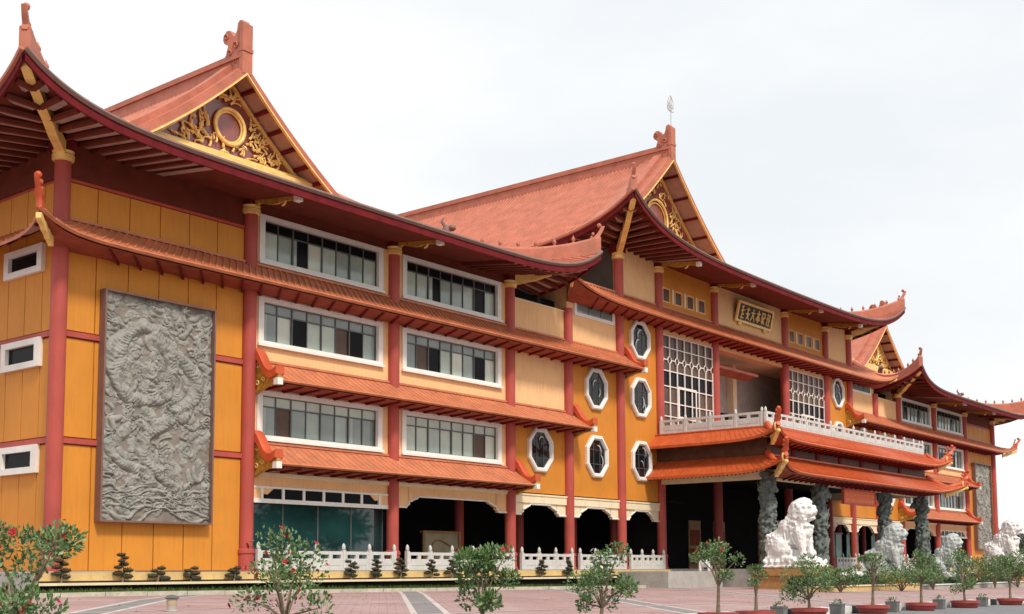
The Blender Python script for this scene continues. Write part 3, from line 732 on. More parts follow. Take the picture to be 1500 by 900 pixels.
    for i in range(1, n):
        x = cx-hw+i*.6; dd = hw-abs(x-cx)
        l = Z(x, y0); pe = (x, y0+.05, E-t-.13+l)
        yw = min(0, y0+dd) if dd < 3.1 else 0
        vv = (yw-y0)/3.1; zz = (E-t-.12+l)*(1-vv)+(E+.1+Z(x, 0))*vv
        if dd < 6.5: rafter(pe, (x, yw, zz-.01))
        if dd < 7: rafter((x+.3, y0+.15, E-t-.15+l), (x+.3, yw, zz-.03), .16, .03, q2)
    n = int(22/.6)
    for sg in (-1, 1):
        for i in range(1, n):
            y = y0+i*.6; l = Z(cx+sg*hw, y); dd = y-y0; xw = min(dd, 3.1)
            vv = xw/3.1; zz = (E-t-.12+l)*(1-vv)+(E+.1+Z(cx+sg*(hw-3.1), y))*vv
            if dd < 12: rafter((cx+sg*(hw-.05), y, E-t-.13+l), (cx+sg*(hw-xw), y, zz-.01))
            if i < 12: rafter((cx+sg*(hw-.15), y+.3, E-t-.15+l), (cx+sg*(hw-xw), y+.3, zz-.03), .16, .03, q2)
    q.build('rafters', 'soffit', R, kind='stuff'); q2.build('soffit_boards', 'soffitb', R, kind='stuff')
    # ridge
    zt = E+H(hw); ye = y0+Dov
    g = MB(); g.box(cx-.22, cx+.22, ye+.02, y1, zt-.3, zt+ridge_h*.55); g.box(cx-.3, cx+.3, ye, y1, zt+ridge_h*.55, zt+ridge_h*.72); g.box(cx-.17, cx+.17, ye+.04, y1, zt+ridge_h*.72, zt+ridge_h)
    g.build('ridge', 'tile', R)
    # verge ridges beside the gable edge (banded)
    def gl(sg, d, y, dz=0): return (cx+sg*(hw-d), y, E+H(d)+dz)
    ds = [Dov+(hw-Dov)*i/14 for i in range(15)]
    for sg in (-1, 1):
        v_ = MB()
        for (ya, yb, za, zb) in ((ye+.7, ye+1.3, -.05, .50), (ye+.0, ye+.7, -.05, .18), (ye+1.3, ye+2.0, -.05, .27), (ye+2.0, ye+2.5, -.05, .16)):
            P = [[gl(sg, d, ya, za), gl(sg, d, ya, zb), gl(sg, d, yb, zb), gl(sg, d, yb, za), gl(sg, d, ya, za)] for d in ds]; v_.grid(P); v_.add(P[0][:4], [(0, 1, 2, 3)])
        v_.build('verge_ridge', 'tile', R)
        # barge board
        v_ = MB(); P = [[gl(sg, d, ye-.10, -t-.10), gl(sg, d, ye-.10, .06), gl(sg, d, ye+.02, .06), gl(sg, d, ye+.02, -t-.10), gl(sg, d, ye-.10, -t-.10)] for d in ds]; v_.grid(P); v_.build('barge_board', 'tile', R)
        v_ = MB(); P = [[gl(sg, d, ye-.14, -t-.20), gl(sg, d, ye-.13, -t-.10), gl(sg, d, ye+.0, -t-.10), gl(sg, d, ye+.0, -t-.20), gl(sg, d, ye-.13, -t-.20)] for d in ds]; v_.grid(P); v_.build('barge_trim', 'gold', R)
        # soffit of the overhang and its purlins
        yg = y0+Dg
        v_ = MB(); v_.grid([[gl(sg, d, ye+.02, -t-.03), gl(sg, d, yg, -t-.03)] for d in ds]); v_.build('gable_soffit', 'soffitb', R, recalc=False)
        n = 7
        for i in range(n):
            d = Dov+1.1+(hw-Dov-1.2)*i/(n-.4); p0 = gl(sg, d, ye+.05, -t-.03); v_ = MB()
            v_.box(p0[0]-.07, p0[0]+.07, ye+.03, yg, p0[2]-.16, p0[2]); v_.build('purlin', 'maroon', R)
    # gable wall
    yg = y0+Dg; zb = E+H(Dg)+.12
    hwg = hw-Dov-.05
    ap = E+H(hw)-t-.1
    def edge_z(x): return E+H(hw-abs(x-cx))-t-.06
    G = MB(); xs = np.linspace(-hwg, hwg, 25)
    G.grid([[(cx+x, yg, zb-.6), (cx+x, yg, max(edge_z(cx+x), zb-.5))] for x in xs]); gw = G.build('gable_wall', 'mauve', R, recalc=False)
    # gold frame
    f = MB(); f.box(cx-hwg*.90, cx+hwg*.90, yg-.6, yg-.02, zb-.25, zb+.16); f.box(cx-hwg*.88, cx+hwg*.88, yg-.4, yg-.02, zb+.16, zb+.34); f.box(cx-hwg*.84, cx+hwg*.84, yg-.22, yg-.02, zb+.34, zb+.46); f.build('gable_sill', 'gold', R)
    f = MB()
    for sg in (-1, 1):
        P = []
        for i in range(13):
            x = hwg*.93*(1-i/12); z = edge_z(cx+x)-.12
            P.append([(cx+sg*x, yg-.16, z-.22), (cx+sg*x, yg-.16, z), (cx+sg*x, yg-.01, z), (cx+sg*x, yg-.01, z-.22), (cx+sg*x, yg-.16, z-.22)])
        f.grid(P)
    f.build('gable_moulding', 'gold', R)
    # ring and flame carvings
    Hh = ap-zb; rc = Hh*.205; zc_ = zb+.42+rc+Hh*.13
    f = MB(); f.tube([(cx+rc*math.cos(a), yg-.12, zc_+rc*math.sin(a)) for a in np.linspace(0, 2*PI, 41)[:-1]], .095, 8, close=True)
    f.tube([(cx+rc*.84*math.cos(a), yg-.06, zc_+rc*.84*math.sin(a)) for a in np.linspace(0, 2*PI, 41)[:-1]], .05, 6, close=True); f.build('gable_ring', 'gold', R, smooth=60)
    f = MB(); rs = random.Random(5)
    def vine(x, z, ang, L, r0, turn):
        pts = []; n = 9; xx, zz = x, z; aa = ang
        for i in range(n):
            pts.append((xx, yg-.1-.03*math.sin(i), zz)); xx += math.cos(aa)*L/n; zz += math.sin(aa)*L/n; aa += turn*(i/n)**1.2
        f.tube(pts, [r0*(1-.75*i/(n-1))+.012 for i in range(n)], 5)
    for k in range(900):
        x = rs.uniform(-hwg*.82, hwg*.82); z = rs.uniform(zb+.5, ap-.5)
        if z > edge_z(cx+x)-.5-.25*rs.random() or (x*x+(z-zc_)**2) < (rc+.24)**2 or rs.random() < .3: continue
        sg = 1 if x > 0 else -1
        vine(cx+x, z, PI/2-sg*rs.uniform(-.6, 1.5), rs.uniform(.35, .75), .05, rs.choice((-1, 1))*rs.uniform(.3, 1.0))
    f.build('flame_carving', 'gold', R, smooth=60, kind='stuff')
    # ridge-end ornament (dragon-fish silhouette)
    zr = zt+ridge_h*.3-.15; k = 1.0 if ridge_h < .9 else 1.08
    prof = [(0, -.4), (0, 1.95), (.06, 2.08), (.22, 2.1), (.34, 2.0), (.38, 1.75), (.5, 1.5), (.62, 1.48), (.75, 1.62), (.9, 1.82), (1.12, 1.86), (1.32, 1.72), (1.38, 1.5), (1.28, 1.3), (1.08, 1.24), (1.02, 1.1), (1.1, .92), (1.16, .72), (1.3, .62), (1.48, .6), (1.5, .45), (1.3, .36), (1.2, .2), (1.25, -.05), (1.3, -.4)]
    f = MB(); f.prism([(p[0]*k, p[1]*k) for p in prof], lambda u, v, s_: (cx+s_, ye+u, zr+v), -.2, .2)
    f.box(cx-.28, cx+.28, ye-.12, ye+.1, zr-.4, zr+1.9*k); f.box(cx-.3, cx+.3, ye-.16, ye+.13, zr+.62, zr+.78)
    for cy, cz, rr in ((1.12, 1.55, .17), (.45, 1.0, .2), (.85, .75, .16), (.5, .3, .18)):
        f.tube([(cx-.22, ye+k*cy+rr*(1-a/9)*math.cos(a), zr+k*cz+rr*(1-a/9)*math.sin(a)) for a in np.linspace(0, 7, 12)], .05, 5)
    f.build('ridge_ornament', 'tile', R)
    # hip ridges with figures, ridge ends and corner beams
    for sg in corners:
        P = []; N = 22; pts = []
        Dm = Dg-.5
        for i in range(N+1):
            d = Dm*(i/N)**1.25; x = cx+sg*(hw-d); y = y0+d; q = sw(x, y); z = zf(x, y, d)
            hgt = .52+.14*math.exp(-d/1.2); wd = .17
            n_ = Vector((1, sg, 0)).normalized()*wd if False else Vector((1*.7, sg*.7, 0))*wd
            P.append([(q[0]-n_.x, q[1]-n_.y, z-.1), (q[0]-n_.x, q[1]-n_.y, z+hgt), (q[0]+n_.x, q[1]+n_.y, z+hgt), (q[0]+n_.x, q[1]+n_.y, z-.1), (q[0]-n_.x, q[1]-n_.y, z-.1)]); pts.append((q[0], q[1], z+hgt))
        f = MB(); f.grid(P); f.add(P[0][:4], [(0, 1, 2, 3)]); f.tube([(p[0], p[1], p[2]) for p in pts], .13, 6)
        hr = f.build('hip_ridge', 'tile', R, smooth=40)
        dd = [.9+.62*i for i in range(8)]
        for i, d in enumerate(dd):
            x = cx+sg*(hw-d); y = y0+d; q = sw(x, y); z = zf(x, y, d)+.52+.14*math.exp(-d/1.2)
            f = MB()
            if i == 7:   # beast head
                f.ball((q[0], q[1], z+.3), (.22, .22, .34)); f.ball((q[0]+sg*.2, q[1]-.2, z+.5), (.2, .2, .16)); f.tube([(q[0], q[1], z+.5), (q[0]-sg*.15, q[1]+.15, z+.8), (q[0]-sg*.1, q[1]+.1, z+1.0)], [.1, .07, .02], 5)
                f.build('ridge_beast', 'mframe', R, smooth=50)
            else:
                f.lathe([(.13, 0), (.1, .12), (.05, .16), (.11, .26), (.07, .36), (.03, .42), (.01, .5)], (q[0], q[1], z), 8)
                f.build('ridge_figure', 'tile', R, smooth=50)
        tp = F(sg, 0); tip_finial(R, (tp[0]-sg*.05, tp[1]+.05, tp[2]+.15), (sg, -1), 1.25, .12)
        cxx = colx[0] if sg < 0 else colx[1]
        corner_beam(R, (cxx, -.05, zc+.35), (tp[0]-sg*.12, tp[1]+.12, tp[2]-t-.22), .15)
    return R

def relief_panel(x0, x1, z0, z1, y=-.2):
    """carved stone picture: coiling dragon among clouds over waves"""
    W_, H_ = x1-x0, z1-z0; nx, nz_ = 200, 350
    X, Zg = np.meshgrid(np.linspace(0, W_, nx), np.linspace(0, H_, nz_), indexing='ij')
    h = np.zeros_like(X)
    def noise2(fx, fy, seed, octv=4):
        r = np.random.default_rng(seed); out_ = np.zeros_like(X); amp = 1
        for o_ in range(octv):
            n = 24; ph = r.uniform(0, 2*PI, n); an = r.uniform(0, 2*PI, n); fr = r.uniform(.6, 1.4, n)*2**o_
            acc = 0
            for i in range(n): acc = acc+np.sin(fr[i]*(fx*np.cos(an[i])*X+fy*np.sin(an[i])*Zg)+ph[i])
            out_ += amp*acc/math.sqrt(n); amp *= .55
        return out_
    wx = .10*noise2(2.6, 2.6, 3, 3); wz = .10*noise2(2.6, 2.6, 4, 3)
    Xw, Zw = X+wx, Zg+wz
    def stroke(pts, r, hh, scale=0, flat=.5):
        nonlocal h
        pts = np.array(pts); best = np.full(X.shape, 9e9); arc = np.zeros(X.shape); s_ = 0
        for (a, b_) in zip(pts[:-1], pts[1:]):
            d = b_-a; L2 = (d@d)+1e-9; t_ = np.clip(((Xw-a[0])*d[0]+(Zw-a[1])*d[1])/L2, 0, 1)
            q = (Xw-a[0]-t_*d[0])**2+(Zw-a[1]-t_*d[1])**2; m_ = q < best; best[m_] = q[m_]; arc[m_] = (s_+t_*math.sqrt(L2))[m_]; s_ += math.sqrt(L2)
        dist = np.sqrt(best)/r; prof = np.clip(1-dist**2, 0, 1)**flat*hh
        if scale: prof = prof*(1+.22*np.abs(np.sin(arc*scale+3*dist)))
        h = np.where(prof > h, prof, h-0.04*np.exp(-((dist-1.12)/.12)**2)*(h > .02))
    def sp(f, t0, t1, n=40): return [f(t_) for t_ in np.linspace(t0, t1, n)]
    rr = random.Random(11)
    for k in range(330):     # cloud lobes filling the ground
        cx_, cz_ = rr.uniform(0, W_), rr.uniform(.2, H_); R_ = rr.uniform(.08, .26)
        if rr.random() < .12: continue
        stroke([(cx_, cz_), (cx_+rr.uniform(-.3, .3), cz_+rr.uniform(-.15, .15))], R_, rr.uniform(.035, .085), 0, .35)
    for k in range(70):      # cloud scrolls
        cx_, cz_ = rr.uniform(.1, W_-.1), rr.uniform(.8, H_-.3); R_ = rr.uniform(.16, .4); s_ = rr.choice((-1, 1)); a0 = rr.uniform(0, 6)
        stroke(sp(lambda a: (cx_+R_*(1-a/8)*math.cos(a*s_+a0), cz_+R_*(1-a/8)*math.sin(a*s_+a0)), 0, 6.2, 16), .065, .07)
    cw, ch = W_*.38, H_*.70
    stroke(sp(lambda a: (cw+W_*.31*math.cos(a)*(1-.03*a), ch+W_*.31*math.sin(a)*(1-.03*a)), .6, 7.6, 50), .26, .15, 22)
    stroke(sp(lambda t_: (W_*(.62+.25*math.sin(t_*1.9)), H_*(.78-.60*t_/3.3)), 0, 3.3, 50), .27, .16, 22)
    stroke(sp(lambda t_: (W_*(.25+.2*math.sin(t_*2.4+1)), H_*(.5-.34*t_/3)), 0, 3, 40), .2, .13, 22)
    for (px, pz, an, L_) in ((.72, .86, .9, 1.1), (.9, .72, -.7, .9), (.2, .86, 2.4, .8), (.15, .45, 3.6, .8), (.75, .45, -.4, .9), (.5, .3, -1.5, .8), (.85, .25, -.9, .9), (.3, .62, 4, .9), (.55, .92, 2.0, .9)):
        ax, az = px*W_, pz*H_
        stroke([(ax, az), (ax+L_*.5*math.cos(an), az+L_*.5*math.sin(an)), (ax+L_*.75*math.cos(an+.6), az+L_*.8*math.sin(an+.6))], .12, .13)
        for f_ in (-.7, -.2, .3, .8): stroke([(ax+L_*.75*math.cos(an+.6), az+L_*.8*math.sin(an+.6)), (ax+L_*.75*math.cos(an+.6)+.3*math.cos(an+f_), az+L_*.8*math.sin(an+.6)+.3*math.sin(an+f_))], .05, .11)
    for (cx_, cz_) in ((.52, .60), (.35, .42), (.66, .5)):
        for k in range(14):
            a = k*2*PI/14; stroke([(cx_*W_+.1*math.cos(a), cz_*H_+.1*math.sin(a)), (cx_*W_+.42*math.cos(a+.3), cz_*H_+.42*math.sin(a+.3))], .05, .12)
        stroke([(cx_*W_, cz_*H_), (cx_*W_+.22, cz_*H_-.12)], .24, .19); stroke([(cx_*W_-.08, cz_*H_+.08)]*2, .09, .24)
    for k in range(7):       # waves
        z = .15+.16*k; stroke(sp(lambda x_: (x_, z+.09*math.sin(x_*(3+.4*k)+k*2)), 0, W_, 40), .055, .09+.01*(k % 2))
    for k in range(26):
        x_ = rr.uniform(.1, W_); z = rr.uniform(.3, 1.6); stroke(sp(lambda a: (x_+.16*(1-a/7)*math.cos(a), z+.16*(1-a/7)*math.sin(a)), 0, 5, 12), .045, .1)
    base = noise2(2.2, 2.2, 9, 3)
    rough = noise2(13, 13, 8, 3)
    h2 = h+.018*np.clip(base, -1, 2)+.028*rough*(.7+2.5*h)
    h2 = np.clip(h2, -.02, .3)
    h2 *= .85
    rt_ = MB()
    # frame as one thing mesh
    f = .065; rt_.box(x0, x1, y+.065, y+.195, z0, z1)
    root = rt_.build('relief_mural', 'stonebg')
    fr = MB(); fr.box(x0-f, x1+f, y-.16, y+.195, z1, z1+f); fr.box(x0-f, x1+f, y-.16, y+.195, z0-f, z0); fr.box(x0-f, x0, y-.16, y+.195, z0, z1); fr.box(x1, x1+f, y-.16, y+.195, z0, z1); fr.build('mural_frame', 'mframe', root)
    vs = np.stack([x0+X, y+.06-h2, z0+Zg], -1).reshape(-1, 3).tolist()
    b = MB(); fs = [(i*nz_+j, (i+1)*nz_+j, (i+1)*nz_+j+1, i*nz_+j+1) for i in range(nx-1) for j in range(nz_-1)]
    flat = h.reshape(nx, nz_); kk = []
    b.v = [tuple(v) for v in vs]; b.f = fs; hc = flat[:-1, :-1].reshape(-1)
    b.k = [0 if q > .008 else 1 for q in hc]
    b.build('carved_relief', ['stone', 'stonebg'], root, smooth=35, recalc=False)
    return root

for mr in (False, True):
    MIR[0] = mr
    facade_half(mr)
    finish_ledges()
    # ledge 3 half around the central block
MIR[0] = False
# centre bay walls
c = CXS; c8 = 2*CX-c[7]
wall(c[7], c8, 13.5, 14.9, 'cream'); wall(c[7], c8, 14.9, 18.4, 'cream'); wall(c[7], c8, 5.6, 7.5, 'orange2')
# open gallery behind the centre bay
B('inner_wall', 'room', T, c[6], 2*CX-c[6], 4.0, 4.2, 7.5, 13.6)
B('inner_wall', 'concrete', T, c[6]+.3, 2*CX-c[6]-.3, 2.8, 3.98, 7.5, 13.59)
B('inner_ceiling', 'pale', T, c[6], 2*CX-c[6], .31, 7.0, 13.6, 13.7)
B('gallery_floor', 'room', T, c[6], 2*CX-c[6], .31, 7.0, 7.3, 7.49)
for x in (46.4, 50.6): B('gallery_pier', 'pale', T, x-.25, x+.25, 2.3, 2.79, 7.5, 13.6)
for x in (44.2, 47.0, 49.2, 52.0, 54.2): B('gallery_window', 'paneD', T, x, x+1.9, 2.7, 2.78, 7.9, 10.3)
aw = MB(); aw.add([(44.0, .6, 12.75), (50.6, .6, 12.75), (50.6, 1.6, 12.5), (44.0, 1.6, 12.5), (44.0, .6, 12.67), (50.6, .6, 12.67), (50.6, 1.6, 12.42), (44.0, 1.6, 12.42)], [(0, 1, 2, 3), (4, 7, 6, 5), (0, 4, 5, 1), (1, 5, 6, 2), (2, 6, 7, 3), (3, 7, 4, 0)])
aw.box(44.0, 50.6, .56, .6, 12.58, 12.76); aw.build('awning', 'tile', T)
# central ledge, mitred at C4 and its mirror
L3, _ = ledge((c[4], 2*CX-c[4]), 15.05, 13.9, 1.3, 'ledge', lift=.9, corner=(1, 1), kl=1.7, t=.12, sweep=.12)
MIR[0] = False; ledge_return(L3, c[4], 15.05, 13.9, 1.3, 'ledge', .9, 1.7, .12, y1=24)
MIR[0] = True; ledge_return(L3, c[4], 15.05, 13.9, 1.3, 'ledge', .9, 1.7, .12, y1=24)
MIR[0] = False
for sg in (-1, 1):
    xc = CX+sg*(CX-c[4]); corner_beam(L3, (xc+sg*.3, -.4, 14.1), (xc+sg*1.3, -1.38, 14.6), .07)
    hb = MB(); hb.tube([(xc, -.05, 15.05), (xc+sg*.6, -.65, 14.9), (xc+sg*1.05, -1.1, 14.95), (xc+sg*1.40, -1.44, 15.1)], [.1, .1, .09, .05], 6); hb.build('hip_ridge', 'ledge', L3, smooth=50)
# roofs
for cx_, cols in ((11.83, (0, 23.66)), (2*CX-11.83, (2*CX-23.66, 2*CX))):
    pavilion(cx_, 14.93, -3.1, 36, 14.06, .1286, .0282, 1.5, 1.8, 8.5, 9.65, 13.6, cols, (-1, 1), .75)
pavilion(CX, 18.4, -3.1, 62, 17.36, .1436, .0242, 2.15, 3.0, 8.7, 10.1, 16.93, (33.2, 2*CX-33.2), (-1, 1), .85)

# ---- portico --------------------------------------------------------------
PX0, PX1, PY = 36.9, 60.1, -6.9
B('portico_deck', 'cream', T, PX0, PX1, PY, -.001, 6.95, 7.48)
B('deck_edge', 'horn', T, PX0-.12, PX1+.12, PY-.12, -.002, 7.481, 7.56)
B('portico_frieze', 'brown', T, PX0+.05, PX1-.05, PY+.05, -.002, 5.5, 6.949)
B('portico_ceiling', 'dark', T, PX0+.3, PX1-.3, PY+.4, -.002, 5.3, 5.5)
for y in (PY+.25,): B('portico_beam', 'pale', T, PX0+.1, PX1-.1, y, y+.4, 4.75, 5.29)
for x in (PX0+.15, PX1-.55): B('portico_beam', 'pale', T, x, x+.4, PY+.66, -.002, 4.75, 5.29)
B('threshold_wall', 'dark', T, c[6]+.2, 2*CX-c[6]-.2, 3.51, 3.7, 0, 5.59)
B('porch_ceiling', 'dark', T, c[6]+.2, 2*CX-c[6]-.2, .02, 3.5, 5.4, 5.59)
for mr in (False, True):
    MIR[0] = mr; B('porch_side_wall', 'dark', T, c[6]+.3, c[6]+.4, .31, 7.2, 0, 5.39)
MIR[0] = False
B('porch_shade_floor', 'room', T, 37.6, 59.4, -6.0, 3.5, -.015, -.004)  # dark sheet added to paint the porch interior as shaded
for x in (43.73, 53.28):
    column(x, 5.3, y=-.1, r=.26, cap=False)
for x in np.arange(40, 58, 3.1): B('frieze_post', 'maroon', T, x-.2, x+.2, PY-.02, PY+.049, 5.9, 6.95)
for x in (40.6, 46.9, 50.1, 56.4):
    dr = MB(); dr.box(x-.75, x+.75, 3.42, 3.5, 0, 3.1); dr = dr.build('porch_door', 'wood', T)
    for z in (.3, 1.5): q = MB(); q.box(x-.6, x-.06, 3.39, 3.419, z, z+1.0); q.box(x+.06, x+.6, 3.39, 3.419, z, z+1.0); q.build('door_panel', 'redbrown', dr)
# portico skirt roofs, front plus both returns
for zw, ze, ov, lf, sw_ in ((7.55, 6.66, 1.0, .55, .35), (6.0, 4.92, 1.35, .6, .75)):
    R1, _ = ledge((PX0, PX1), zw, ze, ov, 'tileo', lift=lf, corner=(1, 1), kl=.9, t=.14, y_wall=PY, sweep=sw_, raft=.7, rib=.26, rib_r=.024, fas='tileo', name='portico_roof')
    for mr in (False, True):
        MIR[0] = mr
        ledge_return(R1, PX0, zw, ze, ov, 'tileo', lf, .9, sw_, y1=-.01, t=.14, yw=PY, rib=.26)
    MIR[0] = False
    for sg, px in ((-1, PX0), (1, PX1)):
        tx, ty = px+sg*(ov+sw_), PY-ov-sw_
        corner_beam(R1, (px+sg*(ov+sw_)*.45, PY-(ov+sw_)*.45, ze-.02), (tx-sg*.1, ty+.1, ze+lf-.05), .10)
        h_ = MB(); h_.tube([(px, PY, zw+.12), (px+sg*ov*.45, PY-ov*.45, zw-.32), (px+sg*ov*.8, PY-ov*.8, ze+.3+lf*.35), (tx, ty, ze+lf+.25)], [.17, .17, .16, .12], 8); h_.build('hip_ridge', 'horn', R1, smooth=50)
        tip_finial(R1, (tx, ty, ze+lf+.25), (sg, -1), .9, .12, 'horn')
        g_ = MB()
        for k in range(7): g_.ball((tx-sg*(.05+.13*k), ty+(.05+.13*k), ze+lf-.12-.03*k+.05*(k % 2)), (.12, .12, .12), 7, 5)
        g_.tube([(tx-sg*.2+.25*math.cos(a), ty+.2, ze+lf+.1+.25*math.sin(a)) for a in np.linspace(0, 5, 10)], .05, 5); g_.build('gilt_ornament', 'gold', R1, smooth=60)

# railing on the deck
def railing(parent, p0, p1, z0, n, hp=1.0, hr=.82, pw=.075, mk='rail', name='balustrade', sk=False, mr=False):
    p0, p1 = Vector((*p0, z0)), Vector((*p1, z0)); d = p1-p0; L = d.length; d.normalize(); s_ = Vector((-d.y, d.x, 0))
    root = MB()
    def bx(mb, a, b_, w, za, zb):
        A, Bb = p0+d*a, p0+d*b_
        q = [A-s_*w, Bb-s_*w, Bb+s_*w, A+s_*w]
        mb.add([tuple(v+Vector((0, 0, za))) for v in q]+[tuple(v+Vector((0, 0, zb))) for v in q], [(0, 3, 2, 1), (4, 5, 6, 7), (0, 1, 5, 4), (1, 2, 6, 5), (2, 3, 7, 6), (3, 0, 4, 7)])
    bx(root, 0, L, .07, 0, .08); o = root.build(name, mk, parent)
    st = L/n
    for i in range(n+1):
        b = MB(); a = st*i; bx(b, a-pw, a+pw, pw, 0, hp-.2)
        c_ = p0+d*a; b.lathe([(pw*.6, hp-.2), (pw*1.0, hp-.17), (pw*1.05, hp-.06), (pw*.8, hp+.0), (pw*.3, hp+.06), (0.01, hp+.07)], tuple(c_), 8); b.build('post', mk, o, smooth=40)
    for i in range(n):
        a, e = st*i+pw, st*(i+1)-pw
        b = MB(); bx(b, a, e, .055, hr-.13, hr); bx(b, a, e, .05, .082, hr*.62)
        mid = (a+e)/2
        bx(b, mid-.09, mid+.09, .05, hr*.62, hr-.13); bx(b, a, a+.1, .05, hr*.62, hr-.13); bx(b, e-.1, e, .05, hr*.62, hr-.13)
        bx(b, a+.12, e-.12, .062, .2, .44); b.build('rail_panel', mk, o)
    return o
railing(T, (PX0+.1, -.3), (PX0+.1, PY+.33), 7.56, 4, .98, .8, name='balustrade')
railing(T, (PX0+.1, PY+.12), (PX1-.1, PY+.12), 7.56, 14, .98, .8)
railing(T, (PX1-.1, PY+.33), (PX1-.1, -.3), 7.56, 4, .98, .8)
for mr in (False, True):
    MIR[0] = mr
    for a, e, n in ((7.88+.35, 15.68-.2, 5), (15.68+.6, 23.66-.2, 5), (23.66+.5, 28.42-.2, 3), (28.42+.5, 33.2-.2, 3), (33.2+.4, 37.2-.25, 3)):
        railing(T, (a, -.35), (e, -.35), 0, n, 1.02, .76)
MIR[0] = False

# dragon columns (one carved mesh, four copies)
def remeshed(mb, name, mk, vox, smooth=True, rough=0):
    o = mb.build(name, mk, recalc=False); md = o.modifiers.new('r', 'REMESH'); md.mode = 'VOXEL'; md.voxel_size = vox; md.use_smooth_shade = smooth
    dg = bpy.context.evaluated_depsgraph_get(); me = bpy.data.meshes.new_from_object(o.evaluated_get(dg)); me.name = name
    bpy.data.objects.remove(o)
    if rough:      # chisel relief: push the surface in and out along its normals
        n = len(me.vertices); co = np.empty(n*3); no = np.empty(n*3); me.vertices.foreach_get('co', co); me.vertices.foreach_get('normal', no)
        co = co.reshape(-1, 3); no = no.reshape(-1, 3)
        d = np.array([noise.turbulence(Vector(p)*3.6, 3, False) for p in co])-.5
        e = np.array([noise.noise(Vector(p)*11) for p in co])
        co += no*(d*rough+e*rough*.35)[:, None]; me.vertices.foreach_set('co', co.reshape(-1)); me.update()
    return me
b = MB(); b.lathe([(.36, .3), (.36, 5.0)], n=20); b.lathe([(.62, 0), (.62, .18), (.5, .22), (.5, .38)], n=20); b.lathe([(.45, 4.85), (.5, 5.1)], n=20)
pts = [(.44*math.cos(a), .44*math.sin(a), .6+a*.245) for a in np.linspace(0, 16.5, 120)]
b.tube(pts, [.15+.03*math.sin(i*.9) for i in range(120)], 8)
rs = random.Random(3)
for k in range(190):
    a, z = rs.uniform(0, 2*PI), rs.uniform(.35, 4.8); R_ = rs.uniform(.06, .16); b.ball((.42*math.cos(a), .42*math.sin(a), z), (R_, R_, R_*rs.uniform(.6, 1.2)), 7, 5)
for k in range(26):
    a, z = rs.uniform(0, 2*PI), rs.uniform(.6, 4.6); b.tube([(.4*math.cos(a), .4*math.sin(a), z), (.58*math.cos(a+.2), .58*math.sin(a+.2), z+.12), (.6*math.cos(a+.5), .6*math.sin(a+.5), z+.32)], [.07, .05, .02], 5)
b.ball((.55*math.cos(4.3), .55*math.sin(4.3), 4.2), (.26, .26, .22)); b.ball((.72*math.cos(4.4), .72*math.sin(4.4), 4.1), (.16, .16, .13))
dm = remeshed(b, 'dragon_column', 'dstone', .035)
for i, x in enumerate((37.26, 43.73, 53.28, 59.75)):
    o = bpy.data.objects.new('dragon_column', dm); COL.objects.link(o); o.location = (x, -6.65, 0); o.scale = (.88, .88, 1); o.rotation_euler.z = i*1.3; o.parent = T

# ---- murals ---------------------------------------------------------------
mu = relief_panel(1.6, 6.05, 1.72, 9.5); tag(mu, 'tall grey carved stone dragon relief on the orange wall at the near end', 'relief mural')
mc = copy_tree(mu); mc.location.x = 2*CX-6.05-1.6; mc['label'] = 'tall grey carved relief at the far end of the facade beyond the portico'

# plaque with six gilt characters
pq = MB(); pq.prism([(46.35, 15.72), (50.95, 15.72), (50.95, 16.8), (46.35, 16.8)], lambda a, c_, t_: (a, t_-.25*(c_-15.7), c_), -.16, -.02)
pq = pq.build('name_plaque', 'black'); tag(pq, 'dark plaque with six gilt characters above the central opening', 'sign')
f = MB()
def sl_(z): return -.17-.25*(z-15.7)
for (xa, xb, za, zb) in ((46.25, 51.05, 16.76, 16.9), (46.25, 51.05, 15.62, 15.76), (46.25, 46.42, 15.76, 16.76), (50.88, 51.05, 15.76, 16.76)):
    f.prism([(xa, za), (xb, za), (xb, zb), (xa, zb)], lambda a, c_, t_: (a, sl_(c_)+t_, c_), -.05, .08)
f.build('plaque_frame', 'gold', pq)
GL = [[((.2, .9), (.7, 1)), ((.1, .6), (.9, .7)), ((.5, 1), (.35, 0)), ((.3, .35), (.85, .35)), ((.2, 0), (.9, .05))],
      [((.1, .8), (.8, .85)), ((.45, 1), (.45, .1)), ((.1, .45), (.9, .5)), ((.7, .4), (.2, 0)), ((.45, .3), (.9, 0))],
      [((.1, .65), (.9, .68)), ((.5, 1), (.5, .6)), ((.5, .62), (.1, 0)), ((.5, .55), (.95, 0))],
      [((.1, .75), (.9, .75)), ((.5, 1), (.5, 0)), ((.5, .7), (.1, .2)), ((.5, .7), (.9, .2)), ((.3, .2), (.7, .2))],
      [((.2, .95), (.2, .1)), ((.2, .9), (.85, .9)), ((.85, .9), (.85, .5)), ((.2, .55), (.85, .55)), ((.5, .5), (.4, 0)), ((.5, .3), (.9, .05))],
      [((.15, .9), (.5, .95)), ((.3, 1), (.25, 0)), ((.05, .6), (.5, .6)), ((.6, .9), (.9, .8)), ((.75, 1), (.7, .1)), ((.55, .45), (.95, .5)), ((.5, .05), (.95, .05))]]
for i, gl in enumerate(GL):
    f = MB()
    for (a, b_) in gl:
        x0 = 46.62+i*.70; P0 = (x0+a[0]*.56, 15.88+a[1]*.76); P1 = (x0+b_[0]*.56, 15.88+b_[1]*.76)
        f.tube([(P0[0], sl_(P0[1])-.02, P0[1]), (P1[0], sl_(P1[1])-.02, P1[1])], .05, 5)
    f.build('gilt_character', 'gold', pq)
for x in (46.9, 50.3):
    f = MB(); f.ball((x, -.12, 15.55), (.22, .1, .14)); f.build('plaque_foot', 'gold', pq)
